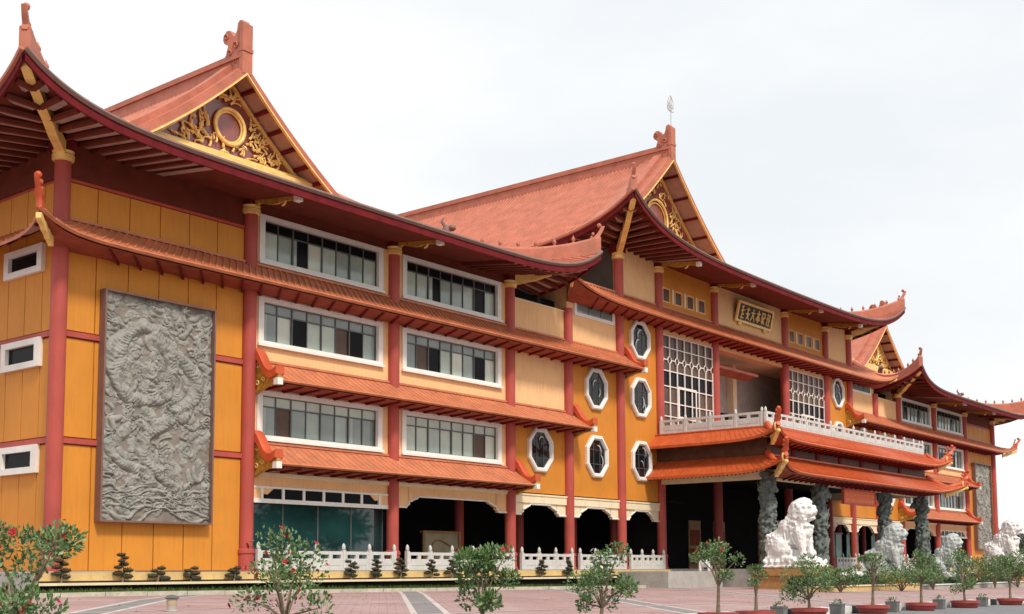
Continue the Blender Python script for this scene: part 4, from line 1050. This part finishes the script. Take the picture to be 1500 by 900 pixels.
# red signboard hanging under the portico eave
sgn = MB(); sgn.box(46.2, 50.8, -7.05, -6.95, 3.85, 4.6); sgn = sgn.build('sign_board', 'signred'); tag(sgn, 'long orange red signboard hanging under the portico eave', 'sign')
f = MB(); f.box(46.1, 50.9, -7.09, -6.93, 4.6, 4.7); f.box(46.1, 50.9, -7.09, -6.93, 3.76, 3.85); f.box(46.1, 46.2, -7.09, -6.93, 3.85, 4.6); f.box(50.8, 50.9, -7.09, -6.93, 3.85, 4.6); f.build('sign_frame', 'redtrim', sgn)
f = MB(); rs = random.Random(2)
for row, z in enumerate((4.36, 4.02)):
    x = 46.5
    while x < 50.5:
        w = rs.uniform(.08, .22); f.box(x, x+w, -7.062, -7.051, z-.05, z+.08); x += w+rs.choice((.06, .06, .2))
f.build('sign_lettering', 'oflower', sgn)
for x in (46.8, 50.2): f = MB(); f.box(x-.02, x+.02, -7.02, -6.98, 4.7, 4.95); f.build('hanger', 'alu', sgn)

# roof emblem on a thin mast
em = MB(); ex, ey, ez = CX-.0, 5.65, 30.1
em.tube([(ex, ey, ez-.6), (ex, ey, ez+1.7)], .035, 6); em = em.build('roof_emblem', 'steel'); tag(em, 'thin pale looped wire emblem on a mast above the central ridge', 'emblem')
for k, (cxx, czz, a_, b_) in enumerate(((.0, 1.95, .34, .42), (.12, 1.5, .3, .26), (-.14, 1.6, .26, .28), (.0, 1.75, .18, .5))):
    f = MB(); f.tube([(ex+a_*math.cos(g)+cxx, ey+.05*math.sin(g*2), ez+czz+b_*math.sin(g)) for g in np.linspace(0, 2*PI, 25)[:-1]], .028, 5, close=True); f.build('loop', 'steel', em)
lr = MB(); lr.tube([(18.9, 12, 18), (18.9, 12, 20.4)], .02, 5); lr = lr.build('lightning_rod', 'steel'); tag(lr, 'thin grey rod standing behind the left gable roof', 'lightning rod')

# interior things behind the ground floor openings
sc_ = MB(); sc_.box(20.9, 23.4, 3.0, 3.12, .0, 1.75); sc_ = sc_.build('display_screen', 'curtain'); tag(sc_, 'beige panelled display screen standing inside the third bay', 'screen')
f = MB(); f.box(20.8, 23.5, 2.94, 3.18, 1.75, 1.87); f.box(20.8, 20.95, 2.94, 3.0, 0, 1.75); f.box(23.35, 23.5, 2.94, 3.0, 0, 1.75); f.tube([(22.15+.85*math.cos(a), 2.97, .8+.6*math.sin(a)+.1*math.cos(3*a)) for a in np.linspace(0, 2*PI, 25)[:-1]], .04, 5, close=True); f.build('screen_frame', 'wood', sc_)
for (x0, x1) in ((10.9, 12.0), (12.6, 13.6)):
    cu = MB(); P = [[(x0+(x1-x0)*i/24, .9+.04*math.sin(i*1.6), z) for z in (.02, 2.55)] for i in range(25)]; cu.grid(P); cu = cu.build('curtain', 'curtain', recalc=False, smooth=60); tag(cu, 'beige curtain hanging behind the shop glass, '+('nearer' if x0 < 12 else 'farther')+' strip', 'curtain')
for k, x in enumerate((63.0, 66.1, 70.8)):
    d_ = MB(); d_.box(x-1.1, x+1.1, 1.0, 1.08, 0, 2.5); d_ = d_.build('teal_door', 'green_door'); tag(d_, ['teal door behind the first arch right of the portico', 'teal door behind the second arch right of the portico', 'teal door behind the third arch right of the portico'][k], 'door')
    f = MB(); f.box(x-1.15, x+1.15, .9, .99, 2.5, 2.62); f.box(x-.03, x+.03, .95, .99, 0, 2.5); f.build('door_frame', 'alu', d_)

# ------------------------------------------------------------------ guardian lions
def lion_mesh():
    b = MB(); rs = random.Random(4)
    # local: +x forward, z up
    b.box(-1.15, 1.2, -.62, .62, 0, .28); b.box(-1.22, 1.27, -.68, .68, .05, .12)
    for i in range(9): b.ball((-1.1+i*.28, -.6, .3), .12, 6, 5); b.ball((-1.1+i*.28, .6, .3), .12, 6, 5)
    for c_, r in (((-.6, 0, .95), (.62, .55, .6)), ((-.35, 0, 1.3), (.58, .5, .5)), ((-.02, 0, 1.6), (.52, .46, .46)), ((.25, 0, 1.85), (.46, .43, .42)), ((.42, 0, 1.6), (.42, .42, .46)), ((.3, 0, 1.25), (.4, .4, .45))): b.ball(c_, r, 14, 10)
    for s_ in (-1, 1):
        b.ball((-.45, s_*.42, .85), (.5, .26, .48), 12, 9); b.ball((-.05, s_*.52, .4), (.42, .19, .16), 10, 7)
        b.tube([(.4, s_*.32, 1.6), (.52, s_*.36, 1.1), (.55, s_*.36, .7), (.62, s_*.36, .42)], [.24, .2, .16, .17], 10)
        b.ball((.78, s_*.36, .4), (.26, .2, .15), 10, 7)
        for t_ in (-.1, 0, .1): b.ball((.98, s_*.36+t_, .36), (.08, .055, .1), 6, 5)
    b.ball((.95, -.34, .62), (.22, .22, .22), 10, 8)     # ball under the paw
    # head
    b.ball((.44, 0, 2.42), (.52, .48, .46), 14, 10); b.ball((.86, 0, 2.36), (.20, .30, .18), 12, 8); b.ball((1.0, 0, 2.44), (.09, .15, .09), 8, 6)
    b.ball((-.25, 0, 1.75), (.5, .42, .4), 12, 9); b.ball((-.6, 0, 1.35), (.45, .4, .38), 12, 9); b.ball((0, 0, 2.05), (.42, .42, .36), 12, 9)
    b.box(-1.15, .3, -.6, .6, .26, .52); b.box(-1.0, .1, -.55, .55, .5, .8)
    b.ball((.8, 0, 2.1), (.24, .22, .1), 10, 7); b.tube([(.62, -.2, 2.16), (.66, 0, 2.14), (.62, .2, 2.16)], .12, 8)
    for s_ in (-1, 1):
        b.ball((.84, s_*.19, 2.6), (.13, .13, .1), 8, 6); b.ball((.9, s_*.18, 2.53), (.07, .07, .07), 8, 6); b.ball((.4, s_*.43, 2.62), (.1, .07, .14), 8, 6)
        b.tube([(.7, s_*.28, 2.3), (.95, s_*.22, 2.25)], .05, 6)
    for k in range(110):     # curls on haunch and back
        e_ = rs.uniform(0, PI); a_ = rs.uniform(1.2, 3.9)
        b.ball((-.58+.62*math.cos(a_)*math.sin(e_), .56*math.cos(e_), 1.0+.6*abs(math.sin(a_*.9))*math.sin(e_)), rs.uniform(.05, .09), 6, 5)
    # mane curls
    for k in range(520):
        a, e = rs.uniform(0, 2*PI), rs.uniform(-.9, 1.5); d = Vector((math.cos(e)*math.cos(a), math.cos(e)*math.sin(a), math.sin(e)))
        if d.x > .45 and d.z < .75: continue
        b.ball((.42+.53*d.x, .5*d.y, 2.42+.49*d.z), rs.uniform(.07, .115), 7, 5)
    for k in range(170):
        t_ = rs.random(); s_ = rs.choice((-1, 1)); a = rs.uniform(-1.2, 1.2)
        b.ball((.12-.35*t_+rs.uniform(-.25, .45), s_*(.25+.22*math.cos(a)), 2.2-.62*t_), rs.uniform(.06, .1), 6, 5)
    for k in range(12):
        t_ = k/11; b.ball((.02-.95*t_, 0, 2.02-.75*t_), (.1, .09, .12), 6, 5)
    for k in range(5):      # chest collar
        a = -1+k*.5; b.ball((.72*math.cos(a*.6)+.1, .38*math.sin(a), 1.78), .09, 7, 5)
    # tail
    b.tube([(-1.1, 0, .55), (-1.25, 0, .85), (-1.12, 0, 1.2), (-1.0, 0, 1.5)], [.12, .17, .2, .06], 8)
    for k in range(16): b.ball((-1.12+rs.uniform(-.14, .14), rs.uniform(-.2, .2), .8+rs.uniform(0, .6)), .09, 6, 5)
    # ribbon cloth ridges over the side
    for s_ in (-1, 1):
        for q in range(3): b.tube([(-.25+.14*q, s_*.46, 1.7-.05*q), (-.2+.16*q, s_*.5, 1.3), (-.1+.18*q, s_*.47, 1.0)], .035, 5)
    return b
lm = remeshed(lion_mesh(), 'guardian_lion', 'marble', .032, True, .042)
lm2 = lm.copy(); lm2.materials.clear(); lm2.materials.append(M['marble2'])
lions = [(32.3, -10.5, 0., 1.12, 0, 'large white marble guardian lion on a red plinth, nearest to the camera'),
         (43.9, -10.5, -.6, 1.03, 1, 'grey weathered guardian lion left of the two before the centre steps'),
         (53.1, -10.5, -.75, .95, 1, 'smaller grey guardian lion right of centre, half behind the shrubs'),
         (64.9, -10.5, 0., 1.12, 0, 'white guardian lion at the far right edge against the sky')]
for x, y, z, sc, k, lab in lions:
    g = gz(x, y); r = empty('guardian_lion', (x, y, g)); tag(r, lab, 'statue', 'stone guardian lions in front of the portico')
    o = bpy.data.objects.new('lion_figure', lm2 if k else lm); COL.objects.link(o); o.parent = r; o.location = (0, 0, z-g); o.rotation_euler.z = -PI/2+(.12 if k else 0); o.scale = (sc, sc, sc)
    hh = z-g; b = MB(); b.box(-1.0, 1.0, -1.7, 1.7, -.1, hh*.66); b.box(-1.1, 1.1, -1.8, 1.8, hh*.66, hh*.8); b.box(-.95, .95, -1.6, 1.6, hh*.8, hh-.004); b.build('plinth', 'kerb' if k else 'wood', r)

# ------------------------------------------------------------------ planting
def leaf_cloud(b, c_, rad, n, size, rs, k=(0,), up_=.3, shell=.55):
    for i in range(n):
        while True:
            d = Vector((rs.uniform(-1, 1), rs.uniform(-1, 1), rs.uniform(-1, 1)))
            if d.length <= 1 and d.length > shell*rs.random(): break
        p = Vector(c_)+Vector((d.x*rad[0], d.y*rad[1], d.z*rad[2])); s_ = size*rs.uniform(.6, 1.25)
        a = (d+Vector((rs.uniform(-.8, .8), rs.uniform(-.8, .8), rs.uniform(-.5, .9)+up_))).normalized()
        sd_ = a.cross(Vector((rs.uniform(-1, 1), rs.uniform(-1, 1), rs.uniform(-1, 1)))).normalized()*s_*.26
        nn = a.cross(sd_).normalized()*s_*.12
        b.add([p, p+a*s_*.5+sd_+nn, p+a*s_, p+a*s_*.5-sd_+nn], [(0, 1, 2), (0, 2, 3)], rs.choice(k))
def potted_shrub(x, y, h, spread, label, seed, flowers=14, pot=True, leaf=.085, ncl=9, dens=90, style='round', fmk='flower', potc='redpot'):
    rs = random.Random(seed); g = gz(x, y) if y > -23.6 else gz(x, -23.6)-.04
    r = empty('potted_shrub', (x, y, g)); tag(r, label, 'potted plant', 'potted flowering shrubs along the road edge')
    if pot:
        b = MB(); b.lathe([(.31, 0), (.34, .02), (.37, .12), (.41, .14), (.41, .21), (.36, .21), (.34, .18), (.0, .18)], n=22); b.build('pot', potc, r, smooth=40)
        b = MB(); b.lathe([(.335, .14), (.335, .185), (.1, .205)], n=16); b.build('soil', 'soil', r)
    b = MB(); tips = []
    th = h*(.45 if style == 'round' else .3); lean = rs.uniform(-.08, .08)
    trunk = [(0, 0, .16), (lean*.5+.02, .01, .16+(th-.16)*.5), (lean, 0, th)]
    b.tube(trunk, [.045, .035, .03], 7)
    for i in range(ncl):
        a = 2*PI*i/ncl+rs.uniform(-.4, .4); rr = spread*rs.uniform(.35, 1); zt = th+(h-th)*rs.uniform(.05, 1)
        if style == 'round': zt = th+(h-th)*(.5+.5*math.sqrt(max(0, 1-(rr/spread)**2))*rs.choice((1, .6, -.6)))*.92
        e = (lean+rr*math.cos(a), rr*math.sin(a), zt)
        mid = (lean+e[0]*.35, e[1]*.35, th+(zt-th)*.55); b.tube([trunk[-1], mid, e], [.022, .016, .008], 5); tips.append(e)
    tips.append((lean, 0, h*.93)); tips.append((lean+.1, .05, h*.75))
    b.build('stem', 'bark', r, smooth=60)
    b = MB()
    for e in tips: leaf_cloud(b, e, (spread*.42*rs.uniform(.6, 1.15), spread*.42*rs.uniform(.6, 1.15), spread*.33*rs.uniform(.6, 1.3)), int(dens*rs.uniform(.7, 2.1)), leaf*rs.uniform(.7, .95), rs, (0, 0, 1))
    b.build('foliage', ['leaf', 'leaf2'], r, recalc=False)
    for i in range(flowers):
        e = rs.choice(tips); d = Vector((rs.uniform(-1, 1), rs.uniform(-1, 1), rs.uniform(-.3, 1.1))).normalized(); p = Vector(e)+Vector((d.x*spread*.44, d.y*spread*.44, d.z*spread*.36))
        f = MB(); s_ = leaf*rs.uniform(.28, .62)
        e1 = d.cross(Vector((rs.uniform(-1, 1), rs.uniform(-1, 1), .3))).normalized(); e2 = d.cross(e1)
        for lay, kk in ((7, 1.0), (5, .6)):
            for q in range(lay):
                a = 2*PI*q/lay+.3*rs.random(); u_ = e1*math.cos(a)+e2*math.sin(a)+d*(.35 if kk == 1 else .9); v_ = (e2*math.cos(a)-e1*math.sin(a))*.42
                f.add([p, p+(u_*.6+v_)*s_*kk, p+u_*s_*1.1*kk, p+(u_*.6-v_)*s_*kk], [(0, 1, 2, 3)])
        f.build('flower', fmk, r, recalc=False)
    return r
ROWY = -24.3
shr = [(-14.6, 1.5, .62, 'large bushy potted shrub with red blooms at the far left edge', 30, .085, 13, 120, 'open', 'flower'),
       (-10.9, 1.45, .6, 'open potted shrub dotted with red flowers in front of the shop glass', 40, .08, 11, 80, 'open', 'flower'),
       (-7.15, 1.32, .46, 'potted shrub with a dense pale green crown below the second bay', 6, .10, 9, 110, 'open', 'flower'),
       (-3.95, 1.36, .52, 'wide straggly potted shrub before the third red column', 8, .08, 10, 120, 'open', 'wflower'),
       (.15, 1.62, .42, 'potted shrub on a bare stem before the dark portico entrance', 6, .08, 8, 90, 'round', 'flower'),
       (4.3, 1.3, .62, 'wide flat crowned potted shrub before the white lion', 6, .075, 10, 110, 'open', 'wflower'),
       (7.9, 1.5, .33, 'small round potted tree with bright green crown right of the white lion', 2, .075, 8, 110, 'round', 'wflower'),
       (11.2, 1.6, .42, 'potted tree with loose green crown before the middle grey lion', 4, .08, 8, 110, 'round', 'flower'),
       (14.7, 1.55, .46, 'potted shrub with mixed green and rusty leaves near the far mural', 10, .08, 8, 100, 'open', 'oflower'),
       (19.0, 1.55, .5, 'rightmost potted shrub in the row, dark green and dense', 2, .085, 9, 120, 'round', 'wflower'),
       (1.75, 1.15, .25, 'small red stemmed potted plant beside the wide crowned shrub', 4, .07, 5, 60, 'round', 'flower')]
for i, (x, h, sp_, lab, fl, lf, nc, dn, st, fm) in enumerate(shr):
    potted_shrub(x, ROWY, h, sp_, lab, 20+i, fl, True, lf, nc, dn, st, fm)
# painted kerb blocks, black and white, behind the pots
kb = empty('painted_kerb', (0, -23.7, -1)); kb['kind'] = 'structure'
x = -18.0; i = 0
while x < 60:
    z = gz(x, -23.7); k = MB(); k.box(x+.008, x+.592, -23.8, -23.55, z-.25, z+.14); o = k.build('kerb_block', 'black' if i % 2 else 'marble', kb); o.matrix_parent_inverse = kb.matrix_basis.inverted(); x += .6; i += 1
# grey square planters among the red pots
for k, (x, lab) in enumerate(((5.9, 'small dark grey block pot left of the round potted tree'), (9.3, 'small dark grey block pot right of the round potted tree'), (12.7, 'small dark concrete block pot before the right grey lion'), (16.4, 'small dark concrete block pot between the two rightmost shrubs'), (2.9, 'small dark block pot before the wide flat shrub'))):
    g = gz(x, -23.6)-.04; b = MB(); s_ = .17
    b.lathe([(s_*1.1, 0), (s_*1.2, .24), (s_*1.25, .25), (s_*1.25, .28), (s_*1.05, .28), (s_*1.0, .24), (.01, .24)], (0, 0, 0), 4); o = b.build('block_pot', 'blockpot'); o.location = (x, -24.25, g); o.rotation_euler.z = PI/4+.1
    tag(o, lab, 'pot', 'block pots between the red pots')
    b = MB(); leaf_cloud(b, (0, 0, .30), (.12, .12, .07), 50, .06, random.Random(k), (0,)); b.build('small_plant', 'leaf', o, recalc=False, kind='stuff')
# cloud-pruned bonsai along the plinth shelf
bx_spots = [(-.3, .95, 'left of the relief mural beside the corner column'), (1.9, .95, 'tallest, under the left edge of the relief mural'), (3.25, .5, 'under the middle of the relief mural'), (4.6, .5, 'under the right part of the relief mural'), (6.45, .5, 'left of the second red column'),
            (8.9, .75, 'just right of the second red column'), (12.2, .75, 'before the middle of the shop glass'), (13.6, .8, 'before the right part of the shop glass'), (15.0, .85, 'left of the third red column'), (16.9, .8, 'right of the third red column'), (18.2, .8, 'before the display screen'), (24.6, .8, 'right of the fourth red column'), (26.8, .8, 'before the first narrow arch'), (29.6, .7, 'before the second narrow arch')]
for i, (x, h, where) in enumerate(bx_spots):
    rs = random.Random(60+i); r = empty('cloud_pruned_bonsai', (x, -1.2, -.36)); tag(r, 'dark cloud pruned bonsai '+where, 'bonsai', 'bonsai along the plinth shelf')
    b = MB(); b.tube([(0, 0, 0), (.05, 0, h*.4), (-.04, .02, h*.75), (0, 0, h)], [.035, .03, .022, .015], 6); b.build('stem', 'bark', r)
    n = 5 if h < .6 else 8
    for k in range(n):
        t_ = (k+.5)/n; s_ = -1 if k % 2 else 1; pr_ = (s_*rs.uniform(.1, .24)*(1.1-.6*t_), rs.uniform(-.1, .1), h*(.15+.85*t_)); R_ = rs.uniform(.14, .2)*(1.1-.35*t_)
        b = MB(); b.ball(pr_, (R_, R_*.9, R_*.42), 9, 6); leaf_cloud(b, pr_, (R_*1.05, R_, R_*.5), 60, .045, rs, (0,), .5, 1.); b.build('leaf_pad', 'leaf3', r, recalc=False)
# hedge and flower bed round the near lion, low yellow kerb
def hedge(name, x0, x1, y0, y1, h, lab, mk='hedge', n=2600, sz=.09, extra=None, seed=1):
    rs = random.Random(seed); g = gz((x0+x1)/2, y0); b = MB(); b.box(x0+.06, x1-.06, y0+.06, y1-.06, g, g+h-.08)
    for i in range(n):
        f_ = rs.random()
        if f_ < .45: p = Vector((rs.uniform(x0, x1), y0+rs.uniform(0, .1), g+rs.uniform(.02, h)))
        elif f_ < .65: p = Vector((x0+rs.uniform(0, .1), rs.uniform(y0, y1), g+rs.uniform(.02, h)))
        else: p = Vector((rs.uniform(x0, x1), rs.uniform(y0, y1), g+h+rs.uniform(-.08, .04)))
        a = Vector((rs.uniform(-1, 1), rs.uniform(-1, .3), rs.uniform(-.4, 1))).normalized()*sz; s_ = a.cross(Vector((rs.uniform(-1, 1), rs.uniform(-1, 1), 1))).normalized()*sz*.35
        b.add([p-s_, p+a, p+s_], [(0, 1, 2)], rs.choice(extra) if extra else 0)
    return b
b = hedge('hedge', 28.2, 37.5, -12.9, -12.1, .62, '', seed=1, n=4200); o = b.build('hedge', 'hedge', recalc=False); tag(o, 'clipped dark green hedge in front of the near white lion', 'hedge')
b = hedge('f', 37.6, 40.2, -13.2, -12.0, .7, '', seed=2, n=1500, sz=.12, extra=(0, 0, 1)); o = b.build('flower_bed', ['oflower', 'leaf'], recalc=False); tag(o, 'bed of orange flowers right of the near white lion', 'flower bed')
b = hedge('f', 58.5, 61.5, -12.8, -11.4, 1.1, '', seed=3, n=1500, sz=.14, extra=(0, 0, 1)); o = b.build('flower_bed', ['oflower', 'leaf'], recalc=False); tag(o, 'orange flowering shrub before the far mural', 'flower bed')
b = hedge('h', 41, 57.5, -12.9, -12.1, .55, '', seed=4, n=4200); o = b.build('hedge', 'hedge', recalc=False); tag(o, 'dark hedge at the foot of the two grey lions', 'hedge')
for x0, x1, mk, lab in ((27.6, 40.6, 'yellow', 'yellow painted low wall below the near hedge'), (40.9, 64, 'concrete', 'grey low wall before the centre steps')):
    o = MB(); g = gz(x0, -13.4)-.1; o.box(x0, x1, -13.45, -13.2, g, g+.3); o = o.build('low_wall', mk); tag(o, lab, 'low wall')
    cp = MB(); cp.box(x0-.03, x1+.03, -13.5, -13.15, g+.3, g+.35); cp.build('coping', 'pale' if mk == 'yellow' else 'marble', o)
# loose shrubs between the lions and the road
for i, (x, y, h, w, lab) in enumerate(((41.2, -13.9, 1.6, .9, 'loose green shrub right of the near lion'), (29.0, -14.2, 1.2, .9, 'low green shrub left of the near lion plinth'), (35.6, -14.4, 1.1, 1.2, 'low leafy shrub under the near white lion'),
        (46.8, -14.0, 1.9, 1.3, 'broad green shrub between the two grey lions'), (50.3, -14.2, 1.7, 1.2, 'leafy green shrub hiding the foot of the farther grey lion'), (55.4, -14.0, 2.0, 1.3, 'tall loose shrub before the far mural'), (59.8, -14.3, 1.5, 1.2, 'low shrub left of the rightmost lion'), (64.3, -14.2, 1.7, 1.5, 'dense shrub at the foot of the rightmost lion'))):
    rs = random.Random(200+i); g = gz(x, y); r = empty('garden_shrub', (x, y, g)); tag(r, lab, 'shrub', 'shrubs between the lions and the road')
    b = MB(); tips = []
    for k in range(11):
        a = rs.uniform(0, 2*PI); q = w*rs.uniform(.2, .95); zt = h*rs.uniform(.35, .95); b.tube([(0, 0, 0), (q*.4*math.cos(a), q*.4*math.sin(a), zt*.6), (q*math.cos(a), q*math.sin(a), zt)], [.03, .02, .01], 5); tips.append((q*math.cos(a), q*math.sin(a), zt))
    b.build('stem', 'bark', r)
    b = MB()
    for e in tips: leaf_cloud(b, e, (w*.42, w*.42, h*.2), 120, .13, rs, (0, 0, 1))
    b.build('foliage', ['leaf', 'leaf2'], r, recalc=False)
# steps to the portico
st_ = empty('portico_steps', (CX, -7.6, -1)); tag(st_, 'white stone steps rising to the portico floor', 'steps')
for i in range(5):
    g = gz(45, -9); z1_ = -.03-(i+1)*.17; b = MB(); b.box(-11+.0-.2*i, 11+.2*i, -.35*(i+1), -.35*i-.0, g+1-.2, z1_+1); b.build('step', 'marble', st_)
# ramp wall and small white statue left of the portico
o = MB(); o.box(36.2, 37.0, -9.4, -7.61, -1.2, -.1); o = o.build('stair_cheek', 'concrete'); tag(o, 'pale stone side block at the left foot of the portico steps', 'low wall')
o = MB(); o.box(30.6, 36.1, -4.5, -1.5, -1.2, -.12); o = o.build('ramp', 'concrete'); tag(o, 'pale stone platform between the arches and the portico', 'platform')
b = MB(); b.ball((0, 0, .42), (.42, .22, .24), 10, 8); b.ball((.42, 0, .66), (.2, .17, .19), 10, 8)
for sx in (-.26, .26):
    for sy in (-.12, .12): b.tube([(sx, sy, .4), (sx, sy, 0)], .08, 7)
b.tube([(.55, 0, .6), (.72, 0, .4), (.75, 0, .15)], [.08, .06, .04], 7); b.ball((.38, .17, .68), (.1, .05, .14)); b.ball((.38, -.17, .68), (.1, .05, .14))
o = bpy.data.objects.new('elephant_statue', remeshed(b, 'elephant_statue', 'marble', .03)); COL.objects.link(o); o.location = (35.2, -4.0, -.12); o.rotation_euler.z = -PI/2; tag(o, 'small white stone elephant on the platform left of the portico', 'statue')
# fallen leaves on the paving
b = MB(); rs = random.Random(77)
for i in range(420):
    x, y = rs.uniform(-12, 40), rs.uniform(-23, -3.6); z = gz(x, y)+.012; a = rs.uniform(0, 6.3); q = rs.uniform(.04, .09)
    b.add([(x, y, z), (x+q*math.cos(a), y+q*math.sin(a), z+.01), (x+q*1.6*math.cos(a+.5), y+q*1.6*math.sin(a+.5), z+.015), (x+q*math.cos(a+1.1), y+q*math.sin(a+1.1), z+.01)], [(0, 1, 2, 3)])
o = b.build('fallen_leaves', 'wood', recalc=False); tag(o, 'brown fallen leaves scattered over the pink paving', 'leaves', kind='stuff')
# garden lamp on the court
o = empty('garden_lamp', (-5.3, -14.0, gz(-5.3, -14))); tag(o, 'short stubby garden lamp post on the pink paving', 'lamp')
b = MB(); b.lathe([(.13, 0), (.13, .03), (.1, .05), (.1, .12)], n=12); b.build('base', 'concrete', o, smooth=40)
b = MB(); b.lathe([(.10, .12), (.115, .2), (.115, .28)], n=12); b.build('lamp_glass', 'curtain', o, smooth=40)
b = MB(); b.lathe([(.13, .28), (.16, .3), (.1, .35), (.02, .37)], n=12); b.build('cap', 'alu', o, smooth=40)
# trees across the road, seen only as reflections in the glass
for i in range(9):
    rs = random.Random(140+i); x = 14+i*13+rs.uniform(-4, 4); y = -58+rs.uniform(-6, 4); h = rs.uniform(9, 14)
    r = empty('roadside_tree', (x, y, -1.4)); tag(r, 'dark green tree across the road, '+['first', 'second', 'third', 'fourth', 'fifth', 'sixth', 'seventh', 'eighth', 'ninth'][i]+' along from the mural end', 'tree', 'trees across the road')
    b = MB(); b.tube([(0, 0, 0), (.3, 0, h*.3), (0, .3, h*.6)], [.35, .28, .12], 7); b.build('trunk', 'bark', r)
    b = MB()
    for k in range(12): leaf_cloud(b, (rs.uniform(-3.2, 3.2), rs.uniform(-3, 3), h*rs.uniform(.35, .92)), (2.1, 2.1, 1.6), 170, .75, rs, (0,))
    b.build('crown', 'hedge', r, recalc=False)
# far trees behind the right end
for i, (x, y, h) in enumerate(((125, 20, 6), (133, 8, 5), (142, 26, 7), (150, 5, 6), (160, 18, 7), (172, 0, 6))):
    rs = random.Random(90+i); r = empty('far_tree', (x, y, -1.4)); tag(r, 'distant hazy green tree beyond the far end, '+['first', 'second', 'third', 'fourth', 'fifth', 'sixth'][i]+' out from the wall', 'tree', 'distant trees beyond the right end')
    b = MB(); b.tube([(0, 0, 0), (.2, 0, h*.4), (0, .2, h*.7)], [.25, .2, .1], 6); b.build('trunk', 'bark', r)
    b = MB()
    for k in range(9): leaf_cloud(b, (rs.uniform(-2, 2), rs.uniform(-2, 2), h*rs.uniform(.5, .9)), (1.5, 1.5, 1.1), 130, .5, rs, (0,))
    b.build('crown', 'hazed_leaf', r, recalc=False)
MIR[0] = False
